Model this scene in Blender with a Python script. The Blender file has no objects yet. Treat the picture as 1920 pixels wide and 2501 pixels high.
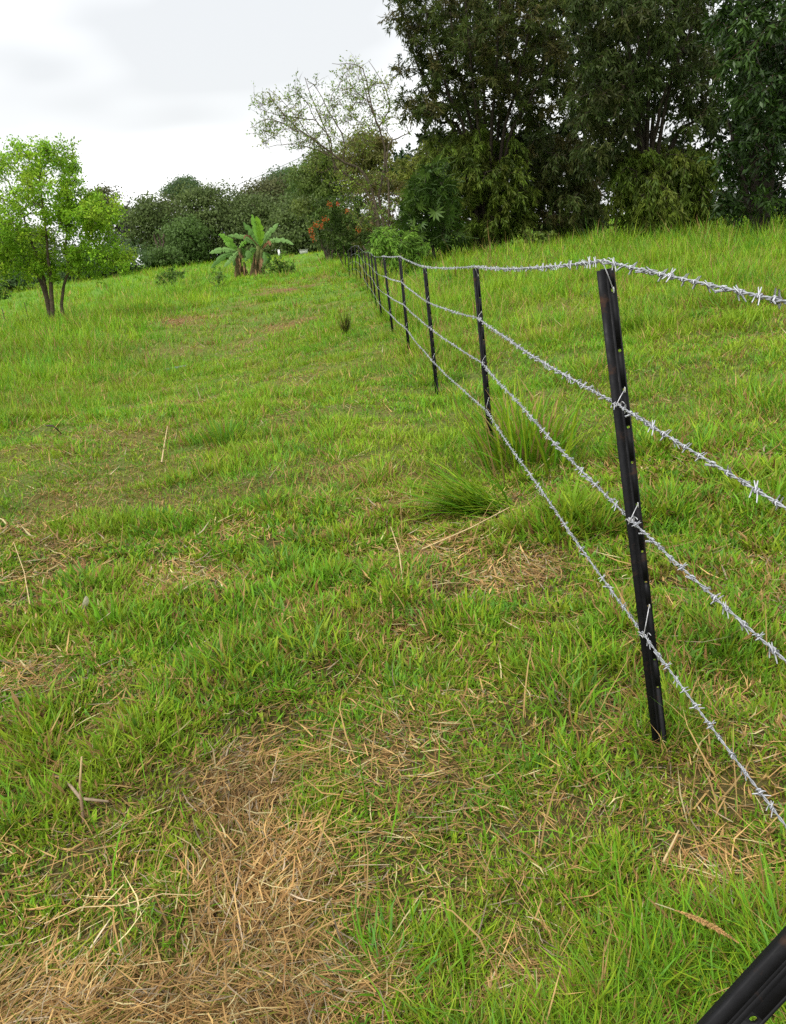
import bpy, math, random
import numpy as np
from mathutils import Matrix, Vector

rng = np.random.default_rng(7)
random.seed(7)
scene = bpy.context.scene
COL = scene.collection
PI = math.pi

# ------------------------------------------------------------------ camera
F_PX = 1950.0                     # focal length in photograph pixels (1920 x 2501)
CAM_Z = 1.45
PITCH = math.atan(666.0 / F_PX)
ROLL = math.radians(6.0)
cam_d = bpy.data.cameras.new('camera')
cam_d.sensor_fit = 'VERTICAL'
cam_d.sensor_height = 24.0
cam_d.lens = 24.0 * F_PX / 2501.0
cam_d.clip_start = 0.02
cam_d.clip_end = 3000.0
cam = bpy.data.objects.new('camera', cam_d)
COL.objects.link(cam)
cam.matrix_world = (Matrix.Translation((0, 0, CAM_Z)) @ Matrix.Rotation(PI / 2 - PITCH, 4, 'X')
                    @ Matrix.Rotation(-ROLL, 4, 'Z'))
scene.camera = cam

# ------------------------------------------------------------------ sky and light (bright overcast)
SUN_EL, SUN_AZ = math.radians(58), math.radians(215)
world = bpy.data.worlds.new('World')
scene.world = world
world.use_nodes = True
wn, wl = world.node_tree.nodes, world.node_tree.links
wn.clear()
w_out = wn.new('ShaderNodeOutputWorld')
sky = wn.new('ShaderNodeTexSky')
sky.sky_type = 'NISHITA'
sky.sun_disc = False
sky.sun_elevation = SUN_EL
sky.sun_rotation = SUN_AZ
sky.air_density = 1.5
sky.dust_density = 3.0
bg_clear = wn.new('ShaderNodeBackground')
bg_clear.inputs['Strength'].default_value = 0.10
wl.new(sky.outputs[0], bg_clear.inputs['Color'])
tc = wn.new('ShaderNodeTexCoord')
mp = wn.new('ShaderNodeMapping')
mp.inputs['Scale'].default_value = (1.0, 1.0, 3.2)
mp.inputs['Location'].default_value = (5.0, 2.2, 2.9)
wl.new(tc.outputs['Generated'], mp.inputs['Vector'])
nz = wn.new('ShaderNodeTexNoise')
nz.inputs['Scale'].default_value = 1.7
nz.inputs['Detail'].default_value = 3.0
nz.inputs['Roughness'].default_value = 0.5
wl.new(mp.outputs[0], nz.inputs['Vector'])
rp = wn.new('ShaderNodeValToRGB')
rp.color_ramp.elements[0].position = 0.36
rp.color_ramp.elements[0].color = (0.40, 0.407, 0.414, 1)
rp.color_ramp.elements[1].position = 0.80
rp.color_ramp.elements[1].color = (1.0, 1.0, 0.995, 1)
wl.new(nz.outputs[0], rp.inputs[0])
bg_cloud = wn.new('ShaderNodeBackground')
bg_cloud.inputs['Strength'].default_value = 0.84
wl.new(rp.outputs[0], bg_cloud.inputs['Color'])
mixw = wn.new('ShaderNodeMixShader')
mixw.inputs[0].default_value = 0.93
wl.new(bg_clear.outputs[0], mixw.inputs[1])
wl.new(bg_cloud.outputs[0], mixw.inputs[2])
wl.new(mixw.outputs[0], w_out.inputs['Surface'])

sun_d = bpy.data.lights.new('sun', 'SUN')
sun_d.energy = 1.5
sun_d.angle = math.radians(25)
sun_d.color = (1.0, 0.97, 0.92)
sun = bpy.data.objects.new('sun', sun_d)
COL.objects.link(sun)
_dir = Vector((math.sin(SUN_AZ) * math.cos(SUN_EL), math.cos(SUN_AZ) * math.cos(SUN_EL), math.sin(SUN_EL)))
sun.rotation_euler = _dir.to_track_quat('Z', 'Y').to_euler()

scene.view_settings.view_transform = 'Standard'
scene.view_settings.look = 'None'
scene.view_settings.gamma = 1.0
scene.view_settings.exposure = 1.40
scene.cycles.use_denoising = False
scene.cycles.debug_use_spatial_splits = True
scene.cycles.max_bounces = 4
scene.cycles.diffuse_bounces = 2
scene.cycles.transmission_bounces = 4
scene.cycles.caustics_reflective = False
scene.cycles.caustics_refractive = False

# ------------------------------------------------------------------ helpers
def ray(px, py):
    """direction (per metre of forward distance) of a photograph pixel from the camera"""
    X, Y = px - 960.0, py - 1250.5
    b = X * math.cos(ROLL) - Y * math.sin(ROLL)
    a = -(X * math.sin(ROLL) + Y * math.cos(ROLL))
    fw = F_PX * math.cos(PITCH) + a * math.sin(PITCH)
    z = a * math.cos(PITCH) - F_PX * math.sin(PITCH)
    return np.array([b / fw, 1.0, z / fw])

def at(px, py, D):
    v = ray(px, py) * D
    v[2] += CAM_Z
    return v

def _hash(ix, iy, seed):
    h = (ix.astype(np.int64) * 374761393 + iy.astype(np.int64) * 668265263 + seed * 1442695041) & 0x7fffffff
    h = ((h ^ (h >> 13)) * 1274126177) & 0x7fffffff
    h = h ^ (h >> 16)
    return (h & 0xffff) / 65535.0

def vnoise(x, y, s, seed=0):
    x = np.asarray(x, float) / s; y = np.asarray(y, float) / s
    x0 = np.floor(x); y0 = np.floor(y)
    fx = x - x0; fy = y - y0
    fx = fx * fx * (3 - 2 * fx); fy = fy * fy * (3 - 2 * fy)
    a = _hash(x0, y0, seed); b = _hash(x0 + 1, y0, seed)
    c = _hash(x0, y0 + 1, seed); d = _hash(x0 + 1, y0 + 1, seed)
    return (a * (1 - fx) + b * fx) * (1 - fy) + (c * (1 - fx) + d * fx) * fy

def fbm(x, y, s, seed=0, o=3):
    v = 0; w = 0.5; t = 0
    for i in range(o):
        v = v + w * vnoise(x, y, s / 2 ** i, seed + 17 * i); t += w; w *= 0.5
    return v / t

# ---- the lie of the land: thin-plate surface through levels read along the fence and at the trees
POSTS_PX = [((1475, 650), (1610, 1815), 1.74), ((1161, 655), (1202, 1119), 5.04), ((1037, 654), (1068, 965), 7.75),
            ((976, 628), (1000, 866), 10.35), ((937, 627), (957, 790), 13.1), ((915, 628), (932, 772), 15.8),
            ((906, 619), (918, 742), 18.5), ((899, 616), (909, 722), 21.2), ((890, 616), (899, 712), 24.0),
            ((883, 610), (893, 697), 26.8), ((875, 601), (881, 682), 29.6),
            ((866, 600), (871, 676), 32.5), ((858, 604), (862, 672), 35.4), ((850, 612), (853, 673), 38.2)]
_cp = []
post_geo = []
for t, b, D in POSTS_PX:
    T = at(t[0], t[1], D)
    Bx = at(b[0], b[1], D)
    post_geo.append((np.array([Bx[0], D, T[2] - 1.2]), T))
    _cp.append((Bx[0], D, T[2] - 1.2))
for px, py, D, dz in [(130, 762, 26, -.22), (20, 800, 45, -.25), (600, 668, 50, -.15), (1200, 592, 30, -.42), (1500, 565, 26, -.3),
                      (1920, 535, 18, -.35), (1050, 600, 27, -.4), (430, 905, 15, -.03), (845, 822, 14, -.04),
                      (400, 648, 105, -.3), (700, 615, 100, -.3), (60, 705, 85, -.3), (1200, 560, 90, -.3), (1700, 530, 80, -.3),
                      (1900, 760, 7.5, -.12)]:
    v = at(px, py, D)
    _cp.append((v[0], D, v[2] + dz))
_cp += [(0, 1.1, .13), (-.8, 1.1, .12), (-1.0, 2.2, .10), (0, 2.5, .09), (-2.2, 4.5, .04), (-4.2, 8.5, -.02), (-1.2, 7, -.02), (1.9, 3.4, .14),
        (0.6, .6, .15), (0, 0, .14), (0, -3, .14), (3, -3, .2), (-4, -2, .1), (5, 2, .3), (-8, 3, 0), (0, 300, 1.2), (-150, 200, 0.4), (150, 200, 1.5),
        (0, -200, 0), (-200, 0, -2), (200, 0, 3)]
_cp = np.array(_cp)
def _warp(x, y):
    r = np.sqrt(x * x + y * y)
    return np.stack([2.0 * x / (r + 2.5), y / (r + 2.5) * 0.6 + np.log(r + 1.5)], -1)
_u = _warp(_cp[:, 0], _cp[:, 1])
def _phi(d2):
    return 0.5 * d2 * np.log(d2 + 1e-9)
_n = len(_cp)
_A = np.zeros((_n + 3, _n + 3))
_A[:_n, :_n] = _phi(((_u[:, None] - _u[None]) ** 2).sum(-1)) + np.eye(_n) * 0.015
_A[:_n, _n:] = np.c_[np.ones(_n), _u]
_A[_n:, :_n] = _A[:_n, _n:].T
_w = np.linalg.solve(_A, np.r_[_cp[:, 2], 0, 0, 0])
def land(x, y):
    x = np.asarray(x, float); y = np.asarray(y, float)
    sh = x.shape
    u = _warp(x.ravel(), y.ravel())
    out = np.empty(len(u))
    for i in range(0, len(u), 60000):
        q = u[i:i + 60000]
        out[i:i + 60000] = _phi(((q[:, None] - _u[None]) ** 2).sum(-1)) @ _w[:_n] + _w[_n] + q @ _w[_n + 1:]
    return out.reshape(sh)
def bumps(x, y):
    r = np.sqrt(np.asarray(x) ** 2 + np.asarray(y) ** 2)
    near = 1 / (1 + (r / 14.0) ** 3)
    return (0.115 * (fbm(x, y, .40, 3, 2) - .5) + 0.11 * (fbm(x, y, 1.5, 9, 2) - .5)) * near + 0.25 * (fbm(x, y, 7.0, 21, 2) - .5) * np.clip((r - 4) / 12, 0, 1)
_fix = [(B[0], B[1], float(land(np.array([B[0]]), np.array([B[1]]))[0] + bumps(np.array([B[0]]), np.array([B[1]]))[0]) - B[2] + .015) for B, T in post_geo[:5]]
def ground_z(x, y):
    z = land(x, y) + bumps(x, y)
    for fx, fy, fz in _fix:
        z = z - fz * np.exp(-((np.asarray(x) - fx) ** 2 + (np.asarray(y) - fy) ** 2) / .25)
    return z
def gz(x, y):
    return float(ground_z(np.array([x]), np.array([y]))[0])
def hit(px, py, lift=0.0):
    """where the line of sight of a photograph pixel meets the ground"""
    v = ray(px, py); lo, hi = 0.4, None
    Ds = np.geomspace(0.4, 150, 500)
    g = ground_z(v[0] * Ds, Ds) + lift - (CAM_Z + v[2] * Ds)
    i = np.argmax(g > 0) if (g > 0).any() else len(Ds) - 1
    D = Ds[i]
    return np.array([v[0] * D, D, gz(v[0] * D, D)])

class MB:
    """collects vertices, faces and vertex colours, links them as one mesh object"""
    def __init__(s):
        s.v = []; s.f3 = []; s.f4 = []; s.c = []; s.n = 0
    def add(s, v, f4=None, f3=None, col=(1, 1, 1)):
        v = np.asarray(v, np.float32).reshape(-1, 3)
        s.v.append(v)
        if f4 is not None and len(f4): s.f4.append(np.asarray(f4, np.int64).reshape(-1, 4) + s.n)
        if f3 is not None and len(f3): s.f3.append(np.asarray(f3, np.int64).reshape(-1, 3) + s.n)
        c = np.asarray(col, np.float32)
        if c.ndim == 1: c = np.tile(c, (len(v), 1))
        s.c.append(c); s.n += len(v)
        return s
    def tube(s, pts, rad, sides=6, col=(1, 1, 1), cap=True):
        pts = np.asarray(pts, float); n = len(pts)
        rad = np.broadcast_to(np.asarray(rad, float), (n,))
        t = np.gradient(pts, axis=0); t /= np.linalg.norm(t, axis=1, keepdims=True) + 1e-12
        m = t.mean(0)
        ref = np.array([0, 0, 1.0]) if abs(m[2]) < 0.8 * np.linalg.norm(m) + 1e-9 else np.array([0.3, 1.0, 0])
        a = np.cross(t, ref); a /= np.linalg.norm(a, axis=1, keepdims=True) + 1e-12
        b = np.cross(t, a)
        th = np.linspace(0, 2 * PI, sides, endpoint=False)
        v = pts[:, None] + rad[:, None, None] * (np.cos(th)[None, :, None] * a[:, None] + np.sin(th)[None, :, None] * b[:, None])
        i = np.arange(n - 1)[:, None] * sides; j = np.arange(sides)[None]; k = (j + 1) % sides
        f = np.stack([i + j, i + k, i + sides + k, i + sides + j], -1).reshape(-1, 4)
        c = np.asarray(col, np.float32)
        if c.ndim == 2: c = np.repeat(c, sides, 0)
        s.add(v.reshape(-1, 3), f, col=c)
        return s
    def box(s, c0, c1, col=(1, 1, 1)):
        x0, y0, z0 = c0; x1, y1, z1 = c1
        v = [(x0, y0, z0), (x1, y0, z0), (x1, y1, z0), (x0, y1, z0), (x0, y0, z1), (x1, y0, z1), (x1, y1, z1), (x0, y1, z1)]
        return s.add(v, [(0, 3, 2, 1), (4, 5, 6, 7), (0, 1, 5, 4), (1, 2, 6, 5), (2, 3, 7, 6), (3, 0, 4, 7)], col=col)
    def mesh(s, name, mat, smooth=False):
        v = np.concatenate(s.v); c = np.concatenate(s.c)
        f4 = np.concatenate(s.f4) if s.f4 else np.zeros((0, 4), np.int64)
        f3 = np.concatenate(s.f3) if s.f3 else np.zeros((0, 3), np.int64)
        me = bpy.data.meshes.new(name)
        me.vertices.add(len(v)); me.vertices.foreach_set('co', v.astype(np.float32).ravel())
        nl = len(f4) * 4 + len(f3) * 3
        me.loops.add(nl)
        me.loops.foreach_set('vertex_index', np.r_[f4.ravel(), f3.ravel()].astype(np.int32))
        me.polygons.add(len(f4) + len(f3))
        me.polygons.foreach_set('loop_start', np.r_[np.arange(len(f4)) * 4, len(f4) * 4 + np.arange(len(f3)) * 3].astype(np.int32))
        if smooth: me.polygons.foreach_set('use_smooth', np.ones(len(f4) + len(f3), bool))
        at_ = me.attributes.new('Col', 'FLOAT_COLOR', 'POINT')
        at_.data.foreach_set('color', np.c_[c, np.ones(len(c))].astype(np.float32).ravel())
        me.update(calc_edges=True)
        me.materials.append(mat)
        return me
    def build(s, name, mat, parent=None, smooth=False):
        return link(name, s.mesh(name, mat, smooth), parent)

def link(name, me, parent=None):
    o = bpy.data.objects.new(name, me); COL.objects.link(o)
    if parent is not None: o.parent = parent
    return o
def tag(o, label, cat, group=None):
    o['label'] = label; o['category'] = cat
    if group: o['group'] = group
    return o
def thing(name, label, cat, loc, group=None):
    o = bpy.data.objects.new(name, None); COL.objects.link(o)
    o.empty_display_size = 0.2
    o.location = [float(q) for q in loc]
    return tag(o, label, cat, group)
def unit(v):
    return v / (np.linalg.norm(v, axis=-1, keepdims=True) + 1e-12)

# ------------------------------------------------------------------ materials
def mat_attr(name, rough=0.6, trans=0.0, spec=0.3, metal=0.0, noise=0.0, nscale=20.0, bump=0.0):
    m = bpy.data.materials.new(name); m.use_nodes = True
    nt = m.node_tree; ns, ls = nt.nodes, nt.links
    ns.clear()
    out = ns.new('ShaderNodeOutputMaterial')
    at_ = ns.new('ShaderNodeAttribute'); at_.attribute_name = 'Col'
    col = at_.outputs['Color']
    p = ns.new('ShaderNodeBsdfPrincipled')
    p.inputs['Roughness'].default_value = rough
    p.inputs['Specular IOR Level'].default_value = spec
    p.inputs['Metallic'].default_value = metal
    if noise > 0 or bump > 0:
        tcn = ns.new('ShaderNodeTexCoord')
        n1 = ns.new('ShaderNodeTexNoise'); n1.inputs['Scale'].default_value = nscale; n1.inputs['Detail'].default_value = 5
        ls.new(tcn.outputs['Object'], n1.inputs['Vector'])
    if noise > 0:
        mr = ns.new('ShaderNodeMapRange')
        mr.inputs['From Min'].default_value = 0.25; mr.inputs['From Max'].default_value = 0.75
        mr.inputs['To Min'].default_value = 1 - noise; mr.inputs['To Max'].default_value = 1 + noise
        ls.new(n1.outputs[0], mr.inputs['Value'])
        mx = ns.new('ShaderNodeMix'); mx.data_type = 'RGBA'; mx.blend_type = 'MULTIPLY'; mx.inputs[0].default_value = 1
        ls.new(col, mx.inputs['A']); ls.new(mr.outputs[0], mx.inputs['B'])
        col = mx.outputs['Result']
    if bump > 0:
        bp = ns.new('ShaderNodeBump'); bp.inputs['Strength'].default_value = bump; bp.inputs['Distance'].default_value = 0.02
        ls.new(n1.outputs[0], bp.inputs['Height']); ls.new(bp.outputs[0], p.inputs['Normal'])
    ls.new(col, p.inputs['Base Color'])
    if trans > 0:
        t = ns.new('ShaderNodeBsdfTranslucent'); ls.new(col, t.inputs['Color'])
        mix = ns.new('ShaderNodeMixShader'); mix.inputs[0].default_value = trans
        ls.new(p.outputs[0], mix.inputs[1]); ls.new(t.outputs[0], mix.inputs[2])
        ls.new(mix.outputs[0], out.inputs['Surface'])
    else:
        ls.new(p.outputs[0], out.inputs['Surface'])
    return m

M_GRASS = mat_attr('grass_blades', rough=0.5, trans=0.36, spec=0.16)
M_LEAF = mat_attr('leaves', rough=0.55, trans=0.42, spec=0.2)
M_GLOSSLEAF = mat_attr('glossy_leaves', rough=0.42, trans=0.25, spec=0.22)
M_BARK = mat_attr('bark', rough=0.9, spec=0.15, noise=0.4, nscale=9, bump=0.6)
M_SOIL = mat_attr('thatch_and_soil', rough=0.95, spec=0.1, noise=0.45, nscale=28, bump=0.8)
M_STEEL = mat_attr('black_painted_steel', rough=0.48, spec=0.16, noise=0.35, nscale=30, bump=0.12)
def add_rust(m, scale, lo, hi, col):
    nt = m.node_tree; p = next(n for n in nt.nodes if n.type == 'BSDF_PRINCIPLED')
    src = p.inputs['Base Color'].links[0].from_socket
    tcn = nt.nodes.new('ShaderNodeTexCoord'); n1 = nt.nodes.new('ShaderNodeTexNoise')
    n1.inputs['Scale'].default_value = scale; n1.inputs['Detail'].default_value = 7; n1.inputs['Roughness'].default_value = .65
    nt.links.new(tcn.outputs['Object'], n1.inputs['Vector'])
    mr = nt.nodes.new('ShaderNodeMapRange'); mr.inputs['From Min'].default_value = lo; mr.inputs['From Max'].default_value = hi
    nt.links.new(n1.outputs[0], mr.inputs['Value'])
    mx = nt.nodes.new('ShaderNodeMix'); mx.data_type = 'RGBA'; mx.inputs['B'].default_value = (*col, 1)
    nt.links.new(mr.outputs[0], mx.inputs[0]); nt.links.new(src, mx.inputs['A']); nt.links.new(mx.outputs['Result'], p.inputs['Base Color'])
    r2 = nt.nodes.new('ShaderNodeMapRange'); r2.inputs['From Min'].default_value = .3; r2.inputs['From Max'].default_value = .7
    r2.inputs['To Min'].default_value = p.inputs['Roughness'].default_value * .8; r2.inputs['To Max'].default_value = min(1, p.inputs['Roughness'].default_value * 1.8)
    nt.links.new(n1.outputs[0], r2.inputs['Value']); nt.links.new(r2.outputs[0], p.inputs['Roughness'])
add_rust(M_STEEL, 16.0, .56, .84, (.075, .036, .018))
M_GALV = mat_attr('galvanised_wire', rough=0.42, spec=0.5, metal=0.6, noise=0.45, nscale=90)
add_rust(M_GALV, 25.0, .60, .85, (.16, .13, .10))
M_DRY = mat_attr('dry_stalk', rough=0.8, spec=0.2, noise=0.25, nscale=60)
M_WHITE = mat_attr('weathered_white', rough=0.7, spec=0.3, noise=0.15, nscale=15)

# ------------------------------------------------------------------ dry patches, in metres on the ground
_dry = []
for px, py, rx, ry, s in [(400, 2470, 400, 75, 1.25), (640, 2190, 150, 150, 1.15), (600, 1950, 100, 100, .95), (840, 2190, 80, 50, .3), (60, 2460, 160, 60, .9), (740, 2380, 70, 80, .5),
                          (690, 1720, 60, 40, .5), (950, 1570, 95, 45, .75), (1270, 1395, 120, 50, 1.0), (1110, 1350, 130, 40, .8),
                          (940, 1420, 120, 40, .5), (420, 1430, 130, 40, .6), (200, 1220, 120, 45, .65), (560, 1290, 90, 30, .5), (790, 1180, 110, 45, .6),
                          (980, 1160, 110, 30, .5), (1800, 1020, 110, 50, .65), (300, 1065, 140, 40, .65), (100, 1090, 80, 22, .5), (700, 790, 90, 16, .8),
                          (480, 775, 80, 18, .9), (690, 705, 80, 12, 1.0), (830, 680, 90, 10, .7), (740, 945, 60, 22, .75), (640, 905, 60, 25, .5),
                          (1000, 900, 70, 26, .6), (1500, 1800, 60, 25, .5), (1660, 1850, 60, 25, .4),
                           (1750, 2160, 90, 40, .5), (1290, 2420, 90, 40, .5), (1090, 1440, 90, 40, .5),
                          (620, 735, 60, 14, .9), (250, 860, 100, 16, .5), (560, 800, 100, 20, .8), (420, 850, 120, 24, .7), (600, 850, 80, 22, .7), (770, 745, 60, 12, .8), (300, 930, 120, 28, .7), (1560, 1160, 60, 25, .35), (1180, 1450, 80, 30, .5)]:
    c = hit(px, py); rr = math.hypot(c[1], CAM_Z)
    wx = rx * rr / F_PX
    y0 = hit(px, py + ry)[1]; y1 = hit(px, py - ry)[1]
    _dry.append((c[0], c[1], wx, max(0.08, min((y1 - y0) / 2, 4 * wx)), s if py > 1850 or py < 800 else s * .5))
_dry = np.array(_dry)
def dryness(x, y):
    d = np.zeros_like(np.asarray(x, float))
    wob = (fbm(x, y, .35, 41, 2) - .5) * 0.9
    for cx, cy, wx, wy, s in _dry:
        q = ((x - cx) / wx) ** 2 + ((y - cy) / wy) ** 2
        d = np.maximum(d, s * np.clip(1.15 - q * 0.65 + wob, 0, 1))
    r = np.hypot(x, y)
    mott = np.clip((fbm(x, y, 1.1, 55, 3) - .30) * 2.6, 0, 1)
    far = np.clip((r - 7) / 8, 0, 1)
    d = d * (1 - far) + d * far * mott
    bg = np.clip((fbm(x, y, .45, 61, 3) - .57) * 4.0, 0, .22) / (1 + (r / 25) ** 2)
    return np.clip(np.maximum(d, bg), 0, 1)
FENCE_Y = np.array([-20] + [p[0][1] for p in post_geo] + [60])
FENCE_X = np.array([-.5] + [p[0][0] for p in post_geo] + [-3.5])
def right_of_fence(x, y):
    return np.clip((x - np.interp(y, FENCE_Y, FENCE_X)) / 0.25 + .3, 0, 1)

# ------------------------------------------------------------------ ground sheet
def make_ground():
    rs = np.r_[0.0, np.geomspace(0.25, 0.8, 10)[:-1], np.geomspace(0.8, 45, 180)[:-1], np.geomspace(45, 1500, 50)]
    az = np.r_[np.linspace(-180, -48, 34)[:-1], np.linspace(-48, 44, 210)[:-1], np.linspace(44, 180, 34)[:-1]]
    az = np.radians(az)
    R, A = np.meshgrid(rs, az, indexing='ij')
    x = R * np.sin(A); y = R * np.cos(A)
    z = ground_z(x.ravel(), y.ravel()).reshape(x.shape)
    far = np.clip((R - 160) / 300, 0, 1)
    z = z * (1 - far) + 0.8 * far
    nr, na = x.shape
    i = np.arange(nr - 1)[:, None] * na; j = np.arange(na)[None]; k = (j + 1) % na
    f = np.stack([i + k, i + j, i + na + j, i + na + k], -1).reshape(-1, 4)
    d = dryness(x.ravel(), y.ravel())[:, None]
    n = fbm(x.ravel(), y.ravel(), .22, 5, 3)[:, None]
    green = np.array([.036, .034, .011]) * (1 - n) + np.array([.080, .064, .021]) * n  # soil and thatch tones, darkened near the camera to deepen shade between tufts
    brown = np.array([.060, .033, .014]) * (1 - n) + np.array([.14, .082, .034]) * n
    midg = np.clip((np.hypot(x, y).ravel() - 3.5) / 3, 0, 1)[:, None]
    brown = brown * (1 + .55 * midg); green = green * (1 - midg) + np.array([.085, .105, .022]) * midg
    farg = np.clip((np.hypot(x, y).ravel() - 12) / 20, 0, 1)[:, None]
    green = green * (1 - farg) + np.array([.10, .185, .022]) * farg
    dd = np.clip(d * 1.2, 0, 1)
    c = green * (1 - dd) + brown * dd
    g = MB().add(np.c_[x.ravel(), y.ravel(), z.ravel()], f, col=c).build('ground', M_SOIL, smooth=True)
    g['kind'] = 'structure'
make_ground()

# ------------------------------------------------------------------ grass
def blades(mb, pos, az, lean, curl, L, W, c0, c1, S, twist=None, sway=.35):
    """curved tapering blades; all arrays of length N"""
    N = len(pos)
    if N == 0: return
    sw = rng.normal(0, sway, N)
    tw = az + PI / 2 + (rng.normal(0, .6, N) if twist is None else twist)
    side = np.stack([np.sin(tw), np.cos(tw), np.zeros(N)], -1)
    P = pos.astype(float).copy()
    V = []; C = []
    prof = {1: [1.0], 2: [.8, 1.0], 3: [.75, 1.0, .7]}[S]
    for s in range(S):
        wv = side * (W * prof[s] * .5)[:, None]
        t = s / S
        cc = c0 * (1 - t) + c1 * t
        V += [P - wv, P + wv]; C += [cc, cc]
        th = lean + curl * ((s + .5) / S); aa = az + sw * (s - (S - 1) / 2)
        d = np.stack([np.sin(aa), np.cos(aa), np.zeros(N)], -1)
        P = P + (d * np.sin(th)[:, None] + np.array([0, 0, 1.0]) * np.cos(th)[:, None]) * (L / S)[:, None]
    V.append(P); C.append(c1)
    nv = 2 * S + 1
    V = np.stack(V, 1).reshape(-1, 3); C = np.stack(C, 1).reshape(-1, 3)
    base = np.arange(N)[:, None] * nv
    f4 = [base + np.array([2 * s, 2 * s + 1, 2 * s + 3, 2 * s + 2])[None] for s in range(S - 1)]
    f3 = base + np.array([2 * S - 2, 2 * S - 1, 2 * S])[None]
    mb.add(V, np.concatenate(f4) if f4 else None, f3, col=C)

G_LUSH = np.array([.132, .315, .014]); G_YEL = np.array([.235, .345, .017]); G_BLUE = np.array([.110, .275, .034])
G_OLIVE = np.array([.17, .18, .020]); STRAW = np.array([.52, .345, .135]); BROWN = np.array([.235, .125, .045]); PALE = np.array([.50, .43, .22])

def sample_xy(n, d0, d1, power, lo, hi, pad):
    """points ahead of the camera; density per square metre falls as distance**-power"""
    e = 2 - power
    u = rng.random(n)
    D = (d0 ** e + u * (d1 ** e - d0 ** e)) ** (1 / e)
    x = rng.uniform(lo, hi, n) * D + rng.uniform(-pad, pad, n)
    return x, D

def tint(n, x, y, seed):
    k = fbm(x, y, .6, seed, 3)[:, None]; k2 = fbm(x, y, 2.2, seed + 5, 2)[:, None]
    j = rng.random((n, 1))
    c = np.where(j < .46, G_LUSH, np.where(j < .78, G_YEL, np.where(j < .92, G_BLUE, G_OLIVE)))
    c = c * (1 - np.clip((k - .5) * 3, 0, .6)) + G_YEL * np.clip((k - .5) * 3, 0, .6)
    c = c * (.78 + .45 * k2)
    return c

def grass_zone(mb, n_tuft, per, d0, d1, power, lo, hi, pad, S, w0, rad, hscale=1.0, seed=0):
    tx, ty = sample_xy(n_tuft, d0, d1, power, lo, hi, pad)
    r = np.hypot(tx, ty)
    dry_t = dryness(tx, ty)
    rf = right_of_fence(tx, ty)
    # sward height: short beside the fence line, longer beyond it and away in the paddock
    hn = fbm(tx, ty, .5, 77, 3); hn2 = fbm(tx, ty, 2.6, 78, 2)
    h = .036 + .135 * np.clip((hn - .37) * 2.3, 0, 1) ** 1.5
    h = h * (.62 + .85 * fbm(tx, ty, 1.2, 141, 2)) * (1 + .6 * rf * (.4 + hn2))
    left = np.clip((-tx - 1.5 - .10 * ty) / (3 + .06 * ty), 0, 1) * np.clip((ty - 9) / 8, 0, 1)
    h = h * (1 + np.clip((r - 6) / 14, 0, 1) * .7) + left * (.13 + .22 * hn2)
    h = h + np.clip((r - 30) / 20, 0, 1) * .12 + rf * np.clip((r - 9) / 10, 0, 1) * (.05 + .13 * hn2)
    h = h * (1 - .55 * np.clip(dry_t, 0, 1)) * hscale
    pocket = np.clip((fbm(tx, ty, .17 * np.maximum(1, d0 / 2), 87, 2) - .20) * 4.0, .35 if d0 < 2 else .62, 1.35)
    cnt = rng.poisson(per * pocket * np.clip(1.1 - .55 * dry_t, .12, 1), n_tuft)
    tr = rad * rng.uniform(.5, 1.5, n_tuft)
    tf = rng.uniform(.7, 1.35, n_tuft)
    tcol = tint(n_tuft, tx, ty, 31)
    idx = np.repeat(np.arange(n_tuft), cnt)
    N = len(idx)
    off = rng.normal(0, 1, (N, 2)) * (tr[idx] * .6)[:, None]
    x = tx[idx] + off[:, 0]; y = ty[idx] + off[:, 1]
    az = np.arctan2(off[:, 0], off[:, 1]) + rng.normal(0, .9, N)
    L = h[idx] * tf[idx] * rng.uniform(.55, 1.45, N)
    D = np.hypot(x, y)
    W = w0 * rng.uniform(.6, 1.35, N) * np.where(rng.random(N) < .12, 1.7, 1.0) * np.maximum(1, D / d0) ** .85
    lean = np.abs(rng.normal(.35, .3, N)) + dry_t[idx] * .4
    curl = rng.uniform(.1, 1.25, N)
    c = tcol[idx] * rng.uniform(.72, 1.28, (N, 1))
    tip = c * rng.uniform(.95, 1.25, (N, 1))
    dead = rng.random(n_tuft) < .03 + .14 * np.clip((fbm(tx, ty, .9, 133, 3) - .46) * 4, 0, 1)
    pale = rng.random(N) < np.where(dead[idx], .7, .055 + .34 * dry_t[idx])
    kk = rng.random((N, 1)); sc = (STRAW * kk + BROWN * (1 - kk)) * rng.uniform(.6, 1.2, (N, 1))
    c = np.where(pale[:, None], sc, c); tip = np.where(pale[:, None], sc, tip)
    fr = np.clip(1 - D / 14, 0, 1)[:, None] * .25
    base = c * (1 - fr) + BROWN * fr
    pos = np.c_[x, y, ground_z(x, y) - .004]
    blades(mb, pos, az, lean, curl, L, W, base, tip, S)

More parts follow.
